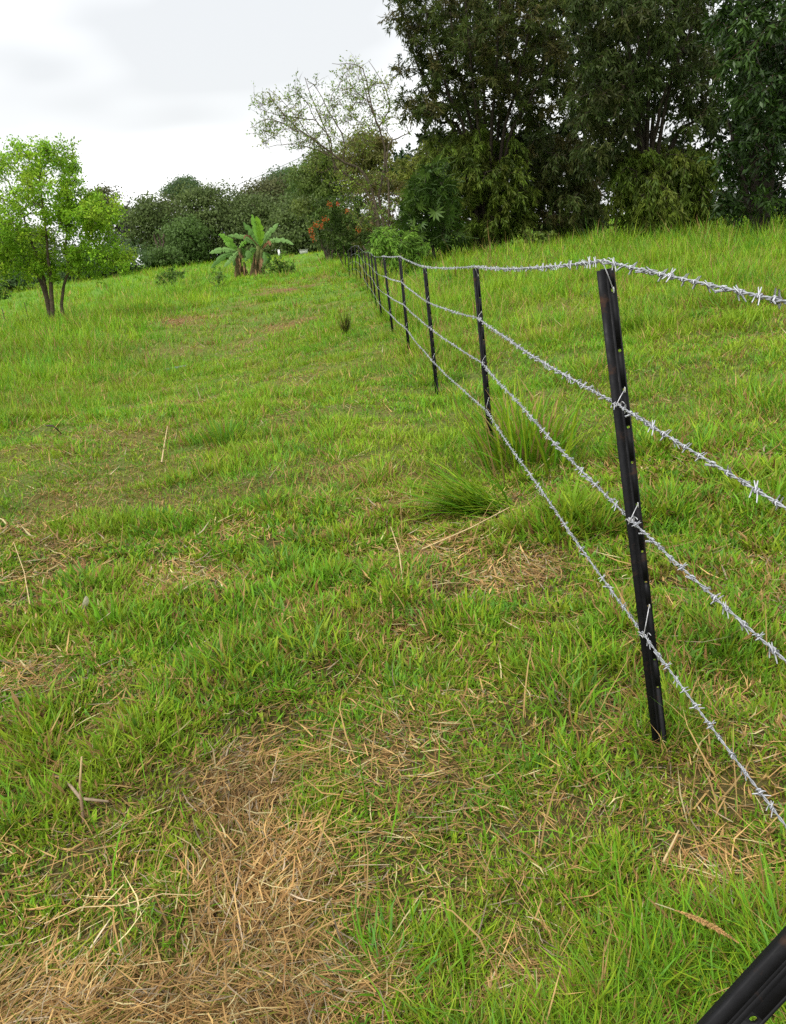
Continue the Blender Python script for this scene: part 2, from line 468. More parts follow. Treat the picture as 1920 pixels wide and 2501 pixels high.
def thatch_zone(mb, n, d0, d1, power, lo, hi, pad, S, w0):
    """dead stalks lying flat: thick in the dry patches, thin between the tufts elsewhere"""
    x, y = sample_xy(n, d0, d1, power, lo, hi, pad)
    d = dryness(x, y)
    keep = rng.random(n) < (.22 + 1.05 * d)
    x, y, d = x[keep], y[keep], d[keep]; N = len(x)
    r = np.hypot(x, y)
    flow = (fbm(x, y, .5, 91, 2) - .5) * 7.0 + 1.2
    az = flow + rng.normal(0, .75, N) + PI * (rng.random(N) < .5)
    L = rng.gamma(3.0, .018, N) * np.clip(r / 4, 1, 2.0) + .02
    W = w0 * rng.uniform(.55, 1.4, N) * np.maximum(1, r / d0) ** .85
    lean = rng.normal(1.47, .11, N); curl = rng.normal(0.06, .22, N)
    k = rng.random((N, 1)); m = fbm(x, y, .18, 95, 2)[:, None]
    c = BROWN * (1 - k) + STRAW * k
    c = np.where(rng.random((N, 1)) < .12, PALE, c)
    c = np.where(rng.random((N, 1)) < .10, G_OLIVE * .9, c)
    grey = rng.random((N, 1)) < .10
    c = np.where(grey, c.mean(1, keepdims=True) * np.array([1.25, 1.0, .68]), c)
    c = c * (.50 + 1.05 * m) * rng.uniform(.6, 1.3, (N, 1))
    z = ground_z(x, y) + rng.gamma(1.6, .009, N) * (.5 + d)
    blades(mb, np.c_[x, y, z], az, lean, curl + rng.normal(0, .35, N), L, W, c, c * 1.05, S, twist=rng.normal(0, 1.2, N), sway=.30)

def make_grass():
    mb = MB()
    grass_zone(mb, 16500, 15, .75, 4.6, 1.15, -.86, .74, .35, 2, .0022, .040, .64)
    grass_zone(mb, 10500, 12, 4.2, 9, 1.35, -.64, .64, .6, 2, .0044, .078, .74)
    grass_zone(mb, 11500, 12, 8.6, 16, 1.35, -.60, .62, .8, 1, .0090, .11, .82)
    grass_zone(mb, 11000, 13, 15, 48, 1.55, -.56, .62, 2, 1, .015, .22, .9)
    grass_zone(mb, 6000, 11, 44, 125, 1.6, -.52, .56, 4, 1, .035, .5)
    thatch_zone(mb, 150000, .75, 4.6, 1.15, -.86, .74, .35, 2, .0017)
    thatch_zone(mb, 120000, 4.2, 24, 1.45, -.6, .6, .6, 1, .0050)
    # taller stray blades and seed stalks standing above the sward
    n = 1500
    x, y = sample_xy(n, 1.0, 9, 1.2, -.8, .7, .3)
    keep = dryness(x, y) < .6; x, y = x[keep], y[keep]; n = len(x)
    c = np.where(rng.random((n, 1)) < .4, STRAW * .9, G_LUSH * 1.05) * rng.uniform(.7, 1.2, (n, 1))
    blades(mb, np.c_[x, y, ground_z(x, y)], rng.uniform(0, 2 * PI, n), np.abs(rng.normal(.4, .3, n)), rng.uniform(.1, 1.1, n),
           rng.uniform(.10, .26, n), .0032 * rng.uniform(.7, 1.5, n) * np.maximum(1, np.hypot(x, y) / 3) ** .6, c * .85, c, 3)
    n = 5200
    x, y = sample_xy(n, 9, 60, 1.35, -.56, .6, 1)
    rf = right_of_fence(x, y); lf = np.clip((-x - 1.5 - .1 * y) / 4, 0, 1)
    keep = rng.random(n) < np.maximum(rf, lf); x, y = x[keep], y[keep]; n = len(x)
    r = np.hypot(x, y)
    c = np.where(rng.random((n, 1)) < .28, STRAW * .85, G_YEL * 1.05) * rng.uniform(.7, 1.2, (n, 1))
    blades(mb, np.c_[x, y, ground_z(x, y)], rng.uniform(0, 2 * PI, n), np.abs(rng.normal(.2, .2, n)), rng.uniform(.1, .8, n),
           rng.uniform(.25, .6, n), .0045 * (r / 9) ** .85, c * .8, c, 2)
    # ungrazed collar of grass and litter round the foot of each picket
    for i, (B, T) in enumerate(post_geo[:9]):
        n = 150 if i == 0 else 90
        a = rng.uniform(0, 2 * PI, n); q = rng.gamma(2.2, .026, n) + .012
        x = B[0] + np.sin(a) * q; y = B[1] + np.cos(a) * q
        c = np.where(rng.random((n, 1)) < .25, STRAW * .75, np.where(rng.random((n, 1)) < .5, G_LUSH, G_YEL)) * rng.uniform(.6, 1.15, (n, 1))
        blades(mb, np.c_[x, y, ground_z(x, y) - .005], a + rng.normal(0, 1.1, n), np.abs(rng.normal(.3, .3, n)), rng.uniform(.1, 1.2, n),
               rng.uniform(.05, .15, n), .0032 * rng.uniform(.6, 1.4, n) * max(1, B[1] / 3) ** .6, c * .75, c, 3)
    g = mb.build('grass', M_GRASS)
    g['kind'] = 'stuff'
    g['label'] = 'short green pasture grass with brown dead thatch covering the whole paddock'
    g['category'] = 'grass'
make_grass()

# ------------------------------------------------------------------ star pickets
def picket_mesh(H, foot, holes, detail):
    """Y section with three flanges; the flange pointing right carries the row of holes"""
    mb = MB()
    c = (.007, .007, .008)
    t = .0024
    def flange(ang, w, holed):
        ca, sa = math.cos(ang), math.sin(ang)
        u = np.array([ca, sa, 0]); n = np.array([-sa, ca, 0])
        def add_plate(f0, f1, z0, z1):
            v = []
            for z in (z0, z1):
                for q in (f0, f1):
                    for s in (-1, 1):
                        v.append(u * q + n * t * s + np.array([0, 0, z]))
            mb.add(v, [(0, 1, 3, 2), (4, 6, 7, 5), (0, 4, 5, 1), (2, 3, 7, 6), (0, 2, 6, 4), (1, 5, 7, 3)], col=c)
        if not holed or not detail:
            add_plate(0, w, -foot, H)
            return
        # plate with round holes: strips between square cells, each cell a ring of quads round its hole
        q0, q1 = w * .36, w * .86; mid = (q0 + q1) / 2; half = (q1 - q0) / 2; hr = .0034
        add_plate(0, q0, -foot, H); add_plate(q1, w, -foot, H)
        zs = sorted(holes); cur = -foot
        for z in zs + [None]:
            top = H if z is None else z - half
            add_plate(q0, q1, cur, top)
            if z is None: break
            th = np.linspace(0, 2 * PI, 9)[:-1] + PI / 8
            inner = [(mid + hr * math.cos(a), z + hr * 1.15 * math.sin(a)) for a in th]
            outer = []
            for a in th:
                k = 1 / max(abs(math.cos(a)), abs(math.sin(a)))
                outer.append((mid + half * math.cos(a) * k, z + half * math.sin(a) * k))
            # square corners: the eight outer points plus four corners
            v = []; 
            for s in (-1, 1):
                for q, zz in outer + inner:
                    v.append(u * q + n * t * s + np.array([0, 0, zz]))
            f4 = []
            for i in range(8):
                j = (i + 1) % 8
                f4 += [(i, j, 8 + j, 8 + i), (16 + i, 24 + i, 24 + j, 16 + j), (8 + i, 8 + j, 24 + j, 24 + i)]
            mb.add(v, f4, col=c)
            cv = [(q1, z + half), (q0, z + half), (q0, z - half), (q1, z - half)]
            o8 = [outer[0], outer[1], outer[2], outer[3], outer[4], outer[5], outer[6], outer[7]]
            for (cq, cz), (p, q) in zip(cv, [(0, 1), (2, 3), (4, 5), (6, 7)]):
                for s in (-1, 1):
                    mb.add([u * a_ + n * t * s + np.array([0, 0, b_]) for a_, b_ in (o8[p], (cq, cz), o8[q])], None, [(0, 1, 2)], col=c)
            cur = z + half
    flange(math.radians(-14), .0205, True)
    flange(math.radians(196), .0175, False)
    flange(math.radians(90), .022, False)
    mb.tube([(0, 0, -foot), (0, 0, H)], .0036, 8, c)
    return mb

WIRE_DROP = [-.006, .295, .57, .874]
hole_z = [1.2 - d for d in (.045, .175, .262, .348, .432, .535, .655, .735, .80, .95, 1.03)]
ord_lab = ['nearest black star picket, leaning, between the camera and the long grass tuft',
           'second black star picket from the camera, long grass at its foot', 'third black star picket from the camera along the barbed wire fence',
           'fourth black star picket from the camera along the barbed wire fence', 'fifth black star picket from the camera in the fence row',
           'sixth black star picket from the camera in the fence row', 'seventh black star picket from the camera in the fence row',
           'eighth black star picket from the camera in the fence row', 'ninth black star picket from the camera in the fence row',
           'tenth black star picket from the camera, small and far along the fence', 'eleventh black star picket from the camera, near the bend of the fence',
           'black star picket just past the bend of the fence', 'second to last black star picket at the far end of the fence', 'farthest black star picket where the fence fades out']
near_me = picket_mesh(1.2, .35, hole_z, True).mesh('picket_holed', M_STEEL)
far_me = picket_mesh(1.2, .35, hole_z, False).mesh('picket_plain', M_STEEL)
wire_pts = [[], [], [], []]
pickets = []
for i, (B, T) in enumerate(post_geo):
    up = T - B; up = up / np.linalg.norm(up)
    root = thing('star_picket', ord_lab[i], 'fence post', B, 'star pickets of the wire fence')
    root.rotation_euler = Vector(up).to_track_quat('Z', 'Y').to_euler()
    q = Vector((0, 0, 1)).rotation_difference(Vector(up))
    root.rotation_mode = 'QUATERNION'; root.rotation_quaternion = q
    me = near_me if i < 3 else far_me
    o = link('post', me, root)
    pickets.append(root)
    for k in range(4):
        j = rng.normal(0, .012) if i > 1 else 0
        p = T - up * (WIRE_DROP[k] + (j if k else 0))
        side = np.array([-.012, -.024, 0.0]) if k else np.array([0, 0, 0.004])
        wire_pts[k].append(p + side)

# ------------------------------------------------------------------ barbed wires
def barb_mesh():
    mb = MB()
    c = (.38, .39, .415)
    for s, x0, ph in ((1, -.0035, .3), (-1, .0035, 2.2)):
        th = np.linspace(0, 2 * PI * 1.25, 8) * s + ph
        R = .0036
        pts = np.stack([x0 + np.linspace(-.003, .003, 8), R * np.cos(th), R * np.sin(th)], -1)
        t0 = unit(pts[0] - pts[1]); t1 = unit(pts[-1] - pts[-2])
        a = pts[0] + t0 * .006 + np.array([-.004 * s, 0, 0]) + unit(pts[0] * [0, 1, 1]) * .004
        b = pts[-1] + t1 * .0065 + np.array([.005 * s, 0, 0]) + unit(pts[-1] * [0, 1, 1]) * .003
        mb.tube(np.r_[[a], pts, [b]], np.r_[.0009, np.full(8, .0014), .0009], 4, c)
    return mb
barb_me = barb_mesh().mesh('barb', M_GALV, smooth=True)
barb_v = np.concatenate(barb_mesh().v); 
wlab = ['top strand of barbed wire running over the picket tops', 'second barbed wire from the top, tied to the pickets',
        'third barbed wire from the top, tied to the pickets', 'lowest barbed wire, closest to the grass']
for k in range(4):
    P = np.array(wire_pts[k])
    # carry the wire on past the camera's right side, toward the next post behind it
    d = P[0] - P[1]; d /= np.linalg.norm(d)
    ahead = {0: at(1920, 716, .93), 1: at(1920, 1228, .95), 2: at(1920, 1605, 1.0), 3: at(1920, 2005, 1.05)}[k]
    d2 = unit(ahead - P[0])
    P = np.r_[[P[0] + d2 * 2.6], P]
    # dense polyline with a little sag and slack in every bay
    out = []
    for i in range(len(P) - 1):
        L = np.linalg.norm(P[i + 1] - P[i]); n = max(4, int(L / .007) if i < 3 else int(L / .02) if i < 6 else int(L / .1))
        t = np.linspace(0, 1, n, endpoint=False)[:, None]
        seg = P[i] * (1 - t) + P[i + 1] * t
        sag = -.012 * 4 * t * (1 - t) * (L / 2.7)
        wob = .004 * np.sin(t * 9 + k + i) * np.sin(PI * t)
        seg = seg + sag * np.array([0, 0, 1.0]) + wob * np.array([1.0, 0, 0])
        out.append(seg)
    pl = np.concatenate(out + [P[-1:]])
    s = np.r_[0, np.cumsum(np.linalg.norm(np.diff(pl, axis=0), axis=1))]
    tan = unit(np.gradient(pl, axis=0))
    a = unit(np.cross(tan, [0, 0, 1.0])); b = np.cross(a, tan)
    root = thing('barbed_wire', wlab[k], 'barbed wire', P[1], 'wires of the fence')
    org = P[1]
    n_near = int(np.searchsorted(pl[:, 1], 8.0))
    for st in (0, PI):
        ph = 2 * PI * s / .048 + st
        o = pl + (np.cos(ph)[:, None] * a + np.sin(ph)[:, None] * b) * .0015 - org
        mb = MB()
        cc = (.38, .39, .415)
        mb.tube(o[:n_near], .0014, 4, cc)
        mb.tube(o[n_near - 2:], .0019, 3, cc)
        mb.build('strand', M_GALV, root, smooth=True)
    # barbs
    bs = np.arange(.02, s[-1], .054) + rng.normal(0, .006, len(np.arange(.02, s[-1], .054)))
    far = MB(); nb = 0
    for q in bs:
        i = min(int(np.searchsorted(s, q)), len(pl) - 1)
        p = pl[i]; tx = Vector(tan[i]); 
        if p[1] < .35: continue
        quat = Vector((1, 0, 0)).rotation_difference(tx) @ Matrix.Rotation(rng.uniform(0, 2 * PI), 3, 'X').to_quaternion()
        sc = rng.uniform(.9, 1.2)
        if p[1] < 13.5 and nb < 290:
            o = link('barb', barb_me, root)
            o.location = Vector(p - org); o.rotation_mode = 'QUATERNION'; o.rotation_quaternion = quat; o.scale = (sc, sc, sc)
            nb += 1
        else:
            m = np.array(quat.to_matrix())
            for _ in range(2):
                dv = m @ unit(np.r_[0, rng.normal(0, 1, 2)]) * .015
                w = m @ np.array([.0035, 0, 0])
                c0 = p - org
                far.add([c0 - dv, c0 + w, c0 + dv, c0 - w], [(0, 1, 2, 3)], col=(.38, .39, .415))
    fo = far.build('barbs', M_GALV, root); fo['kind'] = 'stuff'
# tie wires twisted round each picket
for i, root in enumerate(pickets[:6]):
    B, T = post_geo[i]
    q = root.rotation_quaternion
    inv = q.to_matrix().transposed()
    for k in range(4):
        wp = np.array(inv @ Vector(wire_pts[k][i] - B))
        hz = min(hole_z, key=lambda z: abs(z - wp[2] - (.045 if k else -.04)))
        h = np.array([.0125, -.005, hz])
        a = wp + np.array([-.004, -.004, 0]); m = (a + h) / 2 + np.array([-.004, -.016, .008])
        mb = MB()
        t = np.linspace(0, 1, 7)[:, None]
        mb.tube((1 - t) ** 2 * a + 2 * t * (1 - t) * m + t ** 2 * h, .0011, 4, (.48, .48, .49))
        th = np.linspace(0, 5 * PI, 22)
        mb.tube(wp + np.stack([np.linspace(-.012, .014, 22), .0048 * np.cos(th), .0048 * np.sin(th)], -1), .0010, 4, (.48, .48, .49))
        mb.tube([h + [0, -.001, -.006], h + [0, -.004, 0], h + [0.001, -.001, .006]], .0016, 4, (.55, .56, .52))
        mb.build('tie_wire', M_GALV, root, smooth=True)

# picket leaning on the wires close to the camera, lower right corner
A_ = ray(1772, 2501); A_ = A_ * .87 / np.linalg.norm(A_)
B_ = ray(1930, 2330); B_ = B_ * .845 / np.linalg.norm(B_)
dr = unit(B_ - A_)
A_[2] += CAM_Z
tdn = (A_[2] - .12) / dr[2]
foot = A_ - dr * tdn
lean = thing('star_picket', 'black star picket slanting as a brace across the bottom right corner', 'fence post', foot, 'loose pickets')
_v = np.array([0, 0, CAM_Z]) - A_; _v = unit(_v - dr * (_v @ dr))
_e = np.cross(dr, _v)                                   # across the line of sight, to the right
_h = _e * math.cos(math.radians(25)) - _v * math.sin(math.radians(25))
_h = _h * math.cos(math.radians(14)) + np.cross(dr, _h) * math.sin(math.radians(14))
_y = np.cross(dr, _h)
qq = Matrix(np.stack([_h, _y, dr], 1).tolist()).to_quaternion()
lean.rotation_mode = 'QUATERNION'; lean.rotation_quaternion = qq
picket_mesh(tdn + .62, .06, [tdn - .5, tdn - .38, tdn - .26, tdn - .14, tdn + .02, tdn + .15, tdn + .27, tdn + .39, tdn + .51], True).build('post', M_STEEL, lean)

# ------------------------------------------------------------------ trees
def in_poly(poly, x, y):
    poly = np.asarray(poly, float); n = len(poly); ins = np.zeros(len(x), bool)
    j = n - 1
    for i in range(n):
        xi, yi = poly[i]; xj, yj = poly[j]
        c = ((yi > y) != (yj > y)) & (x < (xj - xi) * (y - yi) / (yj - yi + 1e-9) + xi)
        ins ^= c; j = i
    return ins
def edge_dist(poly, x, y):
    poly = np.asarray(poly, float); d = np.full(len(x), 1e9)
    for i in range(len(poly)):
        a = poly[i - 1]; b = poly[i]; ab = b - a
        t = np.clip(((x - a[0]) * ab[0] + (y - a[1]) * ab[1]) / (ab @ ab + 1e-9), 0, 1)
        d = np.minimum(d, np.hypot(x - a[0] - t * ab[0], y - a[1] - t * ab[1]))
    return d
def clumps_in(poly, D, n, depth, r):
    """clump centres through a crown volume whose outline from the track is poly; r in metres"""
    poly = np.asarray(poly, float)
    lo = poly.min(0); hi = poly.max(0)
    out = []
    m = D / 2030.0
    maxd = None
    X = rng.uniform(lo[0], hi[0], 6000); Y = rng.uniform(lo[1], hi[1], 6000)
    k = in_poly(poly, X, Y); X, Y = X[k], Y[k]
    ed = edge_dist(poly, X, Y) * m
    mx = ed.max()
    k = ed > r * .35 * rng.uniform(.5, 1.2, len(X)); X, Y, ed = X[k], Y[k], ed[k]
    dep = depth * np.sqrt(np.clip(1 - (1 - ed / mx) ** 2, 0.05, 1)) * rng.uniform(-1, 1, len(X))
    pts = []
    for x, y, dd in zip(X, Y, dep):
        p = at(x, y, D + dd)
        if not pts or np.min(np.linalg.norm(np.array(pts) - p, axis=1)) > r * .62:
            pts.append(p)
            if len(pts) >= n: break
    return np.array(pts)

def curve(p0, p1, n, bend, jit):
    t = np.linspace(0, 1, n)[:, None]
    m = (p0 + p1) / 2 + bend
    c = (1 - t) ** 2 * p0 + 2 * t * (1 - t) * m + t ** 2 * p1
    c[1:-1] += rng.normal(0, jit, (n - 2, 3))
    return c

def diamond_leaves(mb, pos, d, nrm, L, W, col):
    d = unit(d); s = unit(np.cross(d, nrm)); 
    mid = pos + d * (L * .45)[:, None]
    V = np.stack([pos, mid - s * (W * .5)[:, None], pos + d * L[:, None], mid + s * (W * .5)[:, None]], 1)
    N = len(pos)
    mb.add(V.reshape(-1, 3), np.arange(N * 4).reshape(-1, 4), col=np.repeat(col, 4, 0))

def leafage(mb, tw, C, R, n_leaf, n_twig, L, W, cols, weep=0.0, up=0.0, flat=0.8, clump_tint=.25, twig_col=(.05, .035, .02), twig_r=.006, spread=1.0, shell=False):
    """twigs radiating through every clump with leaves set along them"""
    K = len(C)
    dirs = unit(rng.normal(0, 1, (K, n_twig, 3))) * np.array([1, 1, flat])
    ln = R[:, None] * rng.uniform(.45, 1.15, (K, n_twig))
    start = C[:, None] + rng.normal(0, .16, (K, n_twig, 3)) * R[:, None, None]
    end = start + dirs * ln[..., None] + np.array([0, 0, up - weep]) * ln[..., None]
    mid = (start + end) / 2 + np.array([0, 0, .12 + weep * .35]) * ln[..., None]
    if tw is not None:
        S = start.reshape(-1, 3); Mi = mid.reshape(-1, 3); E = end.reshape(-1, 3)
        t = np.array([0, .5, 1.0])
        for (a, b, r0, r1) in ((S, (S * .25 + Mi * .5 + E * .25), twig_r, twig_r * .7), ((S * .25 + Mi * .5 + E * .25), E, twig_r * .7, twig_r * .3)):
            ax = unit(b - a); s1 = unit(np.cross(ax, [.31, .2, .9])); s2 = np.cross(ax, s1)
            vs = []
            for p, r in ((a, r0), (b, r1)):
                for q in range(3):
                    th = q * 2 * PI / 3
                    vs.append(p + (s1 * math.cos(th) + s2 * math.sin(th)) * r)
            V = np.stack(vs, 1); n = len(a); bs = np.arange(n)[:, None] * 6
            f = np.concatenate([bs + np.array([q, (q + 1) % 3, 3 + (q + 1) % 3, 3 + q])[None] for q in range(3)])
            tw.add(V.reshape(-1, 3), f, col=twig_col)
    ki = np.repeat(np.arange(K), n_leaf); ti = rng.integers(0, n_twig, len(ki))
    s = rng.beta(1.6, 1.1, len(ki))[:, None]
    a = start[ki, ti]; m = mid[ki, ti]; e = end[ki, ti]
    pos = (1 - s) ** 2 * a + 2 * s * (1 - s) * m + s ** 2 * e
    tan = unit(2 * (1 - s) * (m - a) + 2 * s * (e - m))
    n = len(pos)
    pos = pos + rng.normal(0, .05 * spread, (n, 3)) * R[ki][:, None]
    d = tan * .7 + rng.normal(0, .55, (n, 3)) + np.array([0, 0, -weep * .8])
    nrm = unit(rng.normal(0, .7, (n, 3)) + np.array([0, 0, .8]))
    if shell:
        o = rng.normal(0, 1, (n, 3)); o[:, 2] = np.abs(o[:, 2]) * .9 - .25; o = unit(o)
        pos = C[ki] + o * (R[ki] * rng.uniform(.6, 1.22, n))[:, None] * np.array([1, 1, .8])
        nrm = unit(o + rng.normal(0, .45, (n, 3)))
        d = np.cross(nrm, rng.normal(0, 1, (n, 3)))
    ls = L * rng.uniform(.6, 1.3, n); ws = W * rng.uniform(.6, 1.3, n)
    cols = np.asarray(cols, float)
    ci = rng.integers(0, len(cols), K)
    base = cols[ci][ki] * .6 + cols[rng.integers(0, len(cols), n)] * .4
    base = base * (1 + clump_tint * rng.uniform(-1, 1, K))[ki][:, None] * rng.uniform(.7, 1.3, (n, 1))
    diamond_leaves(mb, pos, d, nrm, ls, ws, base)

def grow(mb, stems, C, r_end, bark, jit=.05, r_max=.05, sides=5):
    """limbs from the stems to every clump, each leaving the nearest lower wood"""
    nodes = []; rads = []
    for pts, r0, r1 in stems:
        pts = np.asarray(pts, float); n = len(pts)
        if n < 8:
            t = np.linspace(0, n - 1, 14); i = np.clip(t.astype(int), 0, n - 2); u = (t - i)[:, None]
            p0 = pts[np.clip(i - 1, 0, n - 1)]; p1 = pts[i]; p2 = pts[i + 1]; p3 = pts[np.clip(i + 2, 0, n - 1)]
            pts = .5 * (2 * p1 + (p2 - p0) * u + (2 * p0 - 5 * p1 + 4 * p2 - p3) * u ** 2 + (3 * p1 - p0 - 3 * p2 + p3) * u ** 3)
            pts[1:-1] += rng.normal(0, jit * .4, (len(pts) - 2, 3))
        rr = np.linspace(r0, r1, len(pts))
        col = np.array(bark) * rng.uniform(.8, 1.2, (len(pts), 1))
        mb.tube(pts, rr, 8, col)
        nodes.append(pts[2:]); rads.append(rr[2:])
    nodes = np.concatenate(nodes); rads = np.concatenate(rads)
    order = np.argsort(np.array([np.linalg.norm(nodes - c, axis=1).min() for c in C]))
    for k in order:
        c = C[k]
        v = c - nodes; d = np.linalg.norm(v, axis=1)
        cost = d * (1 + .8 * np.clip(-v[:, 2] / (d + 1e-6), 0, 1)) + .25 * np.clip(.012 - rads, 0, 1) * 60
        i = int(np.argmin(cost))
        n = max(4, min(9, int(d[i] / .35) + 3))
        pl = curve(nodes[i], c, n, np.array([0, 0, .10 * d[i]]) + rng.normal(0, .09, 3) * d[i], jit)
        r0 = min(rads[i] * .75, r_max, .012 + .011 * d[i]); r0 = max(r0, r_end * 1.3)
        rr = np.linspace(r0, r_end, n)
        mb.tube(pl, rr, sides if r0 > .02 else 4, np.array(bark) * rng.uniform(.8, 1.2))
        nodes = np.r_[nodes, pl[1:]]; rads = np.r_[rads, rr[1:]]

def tree(name, label, cat, base, D, crowns, stems, cols, n_leaf, n_twig, L, W, bark=(.06, .045, .032), depth=2.5, weep=0., up=0., flat=.8,
         r_end=.008, jit=.05, group=None, leafmat=None, twigs=True, twig_r=.006, clump_tint=.25, spread=1.0, r_max=.05, extra=None, twig_col=(.05, .035, .02), shell=False):
    """crowns: list of (outline, clump count, clump radius, depth, opts); stems: list of (points, r0, r1)"""
    base = np.asarray(base, float)
    root = thing(name, label, cat, base, group)
    wood = MB(); leaf = MB(); allC = []
    for cr in crowns:
        poly, n, r = cr[:3]
        dp = cr[3] if len(cr) > 3 and cr[3] is not None else depth
        o = dict(cr[4]) if len(cr) > 4 else {}
        Dc = o.pop('D', D); frac = o.pop('frac', 1.0); wp = o.pop('weep', weep); cl = o.pop('cols', cols); nl = o.pop('n_leaf', n_leaf)
        C = clumps_in(poly, Dc, n, dp, r) - base
        allC.append(C)
        R = r * (rng.uniform(.45, 1.45, len(C)) if shell else rng.uniform(.75, 1.25, len(C)))
        leafage(leaf, wood if twigs else None, C, R, nl, n_twig, L, W, cl, weep=wp, up=up, flat=flat, twig_r=twig_r, clump_tint=clump_tint, spread=spread, twig_col=twig_col, shell=shell)
    grow(wood, [(np.asarray(p, float) - base, a, b) for p, a, b in stems], np.concatenate(allC), r_end, bark, jit=jit, r_max=r_max)
    wood.build('trunk', M_BARK, root, smooth=True)
    leaf.build('crown', leafmat or M_LEAF, root)
    return root

def stem_px(pts, D, r0, r1, dd=0.0, rooted=True):
    q = [at(x, y, D + dd * i) for i, (x, y) in enumerate(pts)]
    q = np.array(q)
    if rooted: q[0][2] = gz(q[0][0], q[0][1]) - .05
    return (q, r0, r1)

# --- lime green tree on the left
D = 26.0
LIME = [(.25, .45, .026), (.30, .47, .028), (.21, .41, .026), (.33, .46, .032), (.18, .35, .024)]
b = at(130, 765, D); b[2] = gz(b[0], b[1])
tree('young_tree', 'lime green leafy tree with several stems standing at the left edge', 'tree', b, D,
     [([(-130, 420), (-60, 360), (10, 352), (60, 345), (90, 352), (120, 340), (178, 352), (196, 400), (205, 450), (190, 500), (170, 560), (120, 600), (40, 610), (-60, 610), (-150, 560)], 120, .40, 1.9),
      ([(140, 430), (215, 445), (260, 478), (296, 505), (290, 535), (270, 550), (300, 590), (325, 620), (345, 650), (300, 672), (230, 660), (180, 650), (150, 600), (130, 520)], 74, .34, 1.5),
      ([(40, 620), (120, 630), (220, 635), (260, 672), (150, 695), (50, 690)], 16, .3, 1.2),
      ([(-120, 560), (20, 575), (120, 600), (160, 640), (100, 665), (30, 680), (-40, 700), (-130, 690)], 62, .36, 1.6)],
     [stem_px([(118, 775), (112, 700), (95, 640), (60, 540), (20, 440)], D, .065, .015, .12),
      stem_px([(128, 775), (126, 700), (118, 640), (112, 560), (95, 430)], D, .075, .015, -.1),
      stem_px([(150, 770), (152, 710), (168, 660), (160, 580), (165, 450)], D, .055, .015, .05),
      stem_px([(166, 662), (200, 625), (250, 600)], D, .05, .02, .1) if False else stem_px([(122, 775), (108, 705), (75, 660), (10, 620)], D, .08, .02, .1)],
     LIME, 170, 10, .094, .052, bark=(.10, .075, .05), jit=.04, twig_r=.006, spread=3.2, clump_tint=.15)

# --- sparse, nearly bare tree by the end of the fence
D = 40.0
b = at(930, 590, D); b[2] = gz(b[0], b[1])
SPARSE = [(.17, .28, .04), (.22, .31, .04), (.13, .22, .035), (.25, .26, .05)]
tree('sparse_tree', 'thinly leafed tree with bare pale twigs at the far end of the fence', 'tree', b, D,
     [([(608, 300), (615, 250), (650, 215), (690, 240), (740, 180), (790, 205), (850, 132), (905, 160), (955, 195), (975, 260), (1015, 300), (1005, 345), (930, 330), (880, 400), (800, 400), (720, 385), (680, 350), (640, 370)], 150, .60, 2.2),
      ([(740, 400), (860, 400), (960, 440), (980, 540), (900, 580), (820, 520), (760, 470)], 34, .6, 1.6, dict(n_leaf=55))],
     [stem_px([(936, 600), (936, 540), (925, 480), (940, 400), (940, 360), (926, 312), (900, 250), (880, 170)], D, .085, .016, .05),
      stem_px([(930, 600), (918, 500), (888, 420), (830, 388), (780, 350), (700, 290), (655, 225)], D, .075, .014, -.1),
      stem_px([(938, 600), (905, 480), (860, 440), (815, 400), (800, 330), (770, 260), (745, 190)], D, .06, .012, .12),
      stem_px([(940, 600), (950, 470), (946, 360), (980, 335), (1010, 312)], D, .06, .012, -.12)]
     + [stem_px(q, D, r, .008, d_, False) for q, r, d_ in [
         ([(888, 420), (829, 391), (800, 376), (750, 323), (700, 259), (657, 219)], .035, .0), ([(821, 423), (811, 384), (804, 337), (771, 294), (750, 251), (721, 226)], .045, .05),
         ([(839, 393), (839, 337), (807, 280), (779, 223), (743, 188)], .04, -.12), ([(925, 312), (904, 251), (893, 187), (871, 159), (811, 155)], .04, -.1),
         ([(925, 312), (950, 262), (936, 205), (900, 148)], .04, .12), ([(729, 323), (671, 294), (640, 296), (611, 312)], .025, .05), ([(771, 294), (700, 285), (640, 268)], .025, -.1),
         ([(904, 251), (862, 215), (835, 165)], .025, .1), ([(800, 376), (720, 352), (650, 360)], .03, .1)]],
     SPARSE, 40, 9, .115, .06, bark=(.11, .085, .06), twig_col=(.10, .078, .052), jit=.055, r_end=.010, twig_r=.008, up=.35, spread=1.5, r_max=.045)

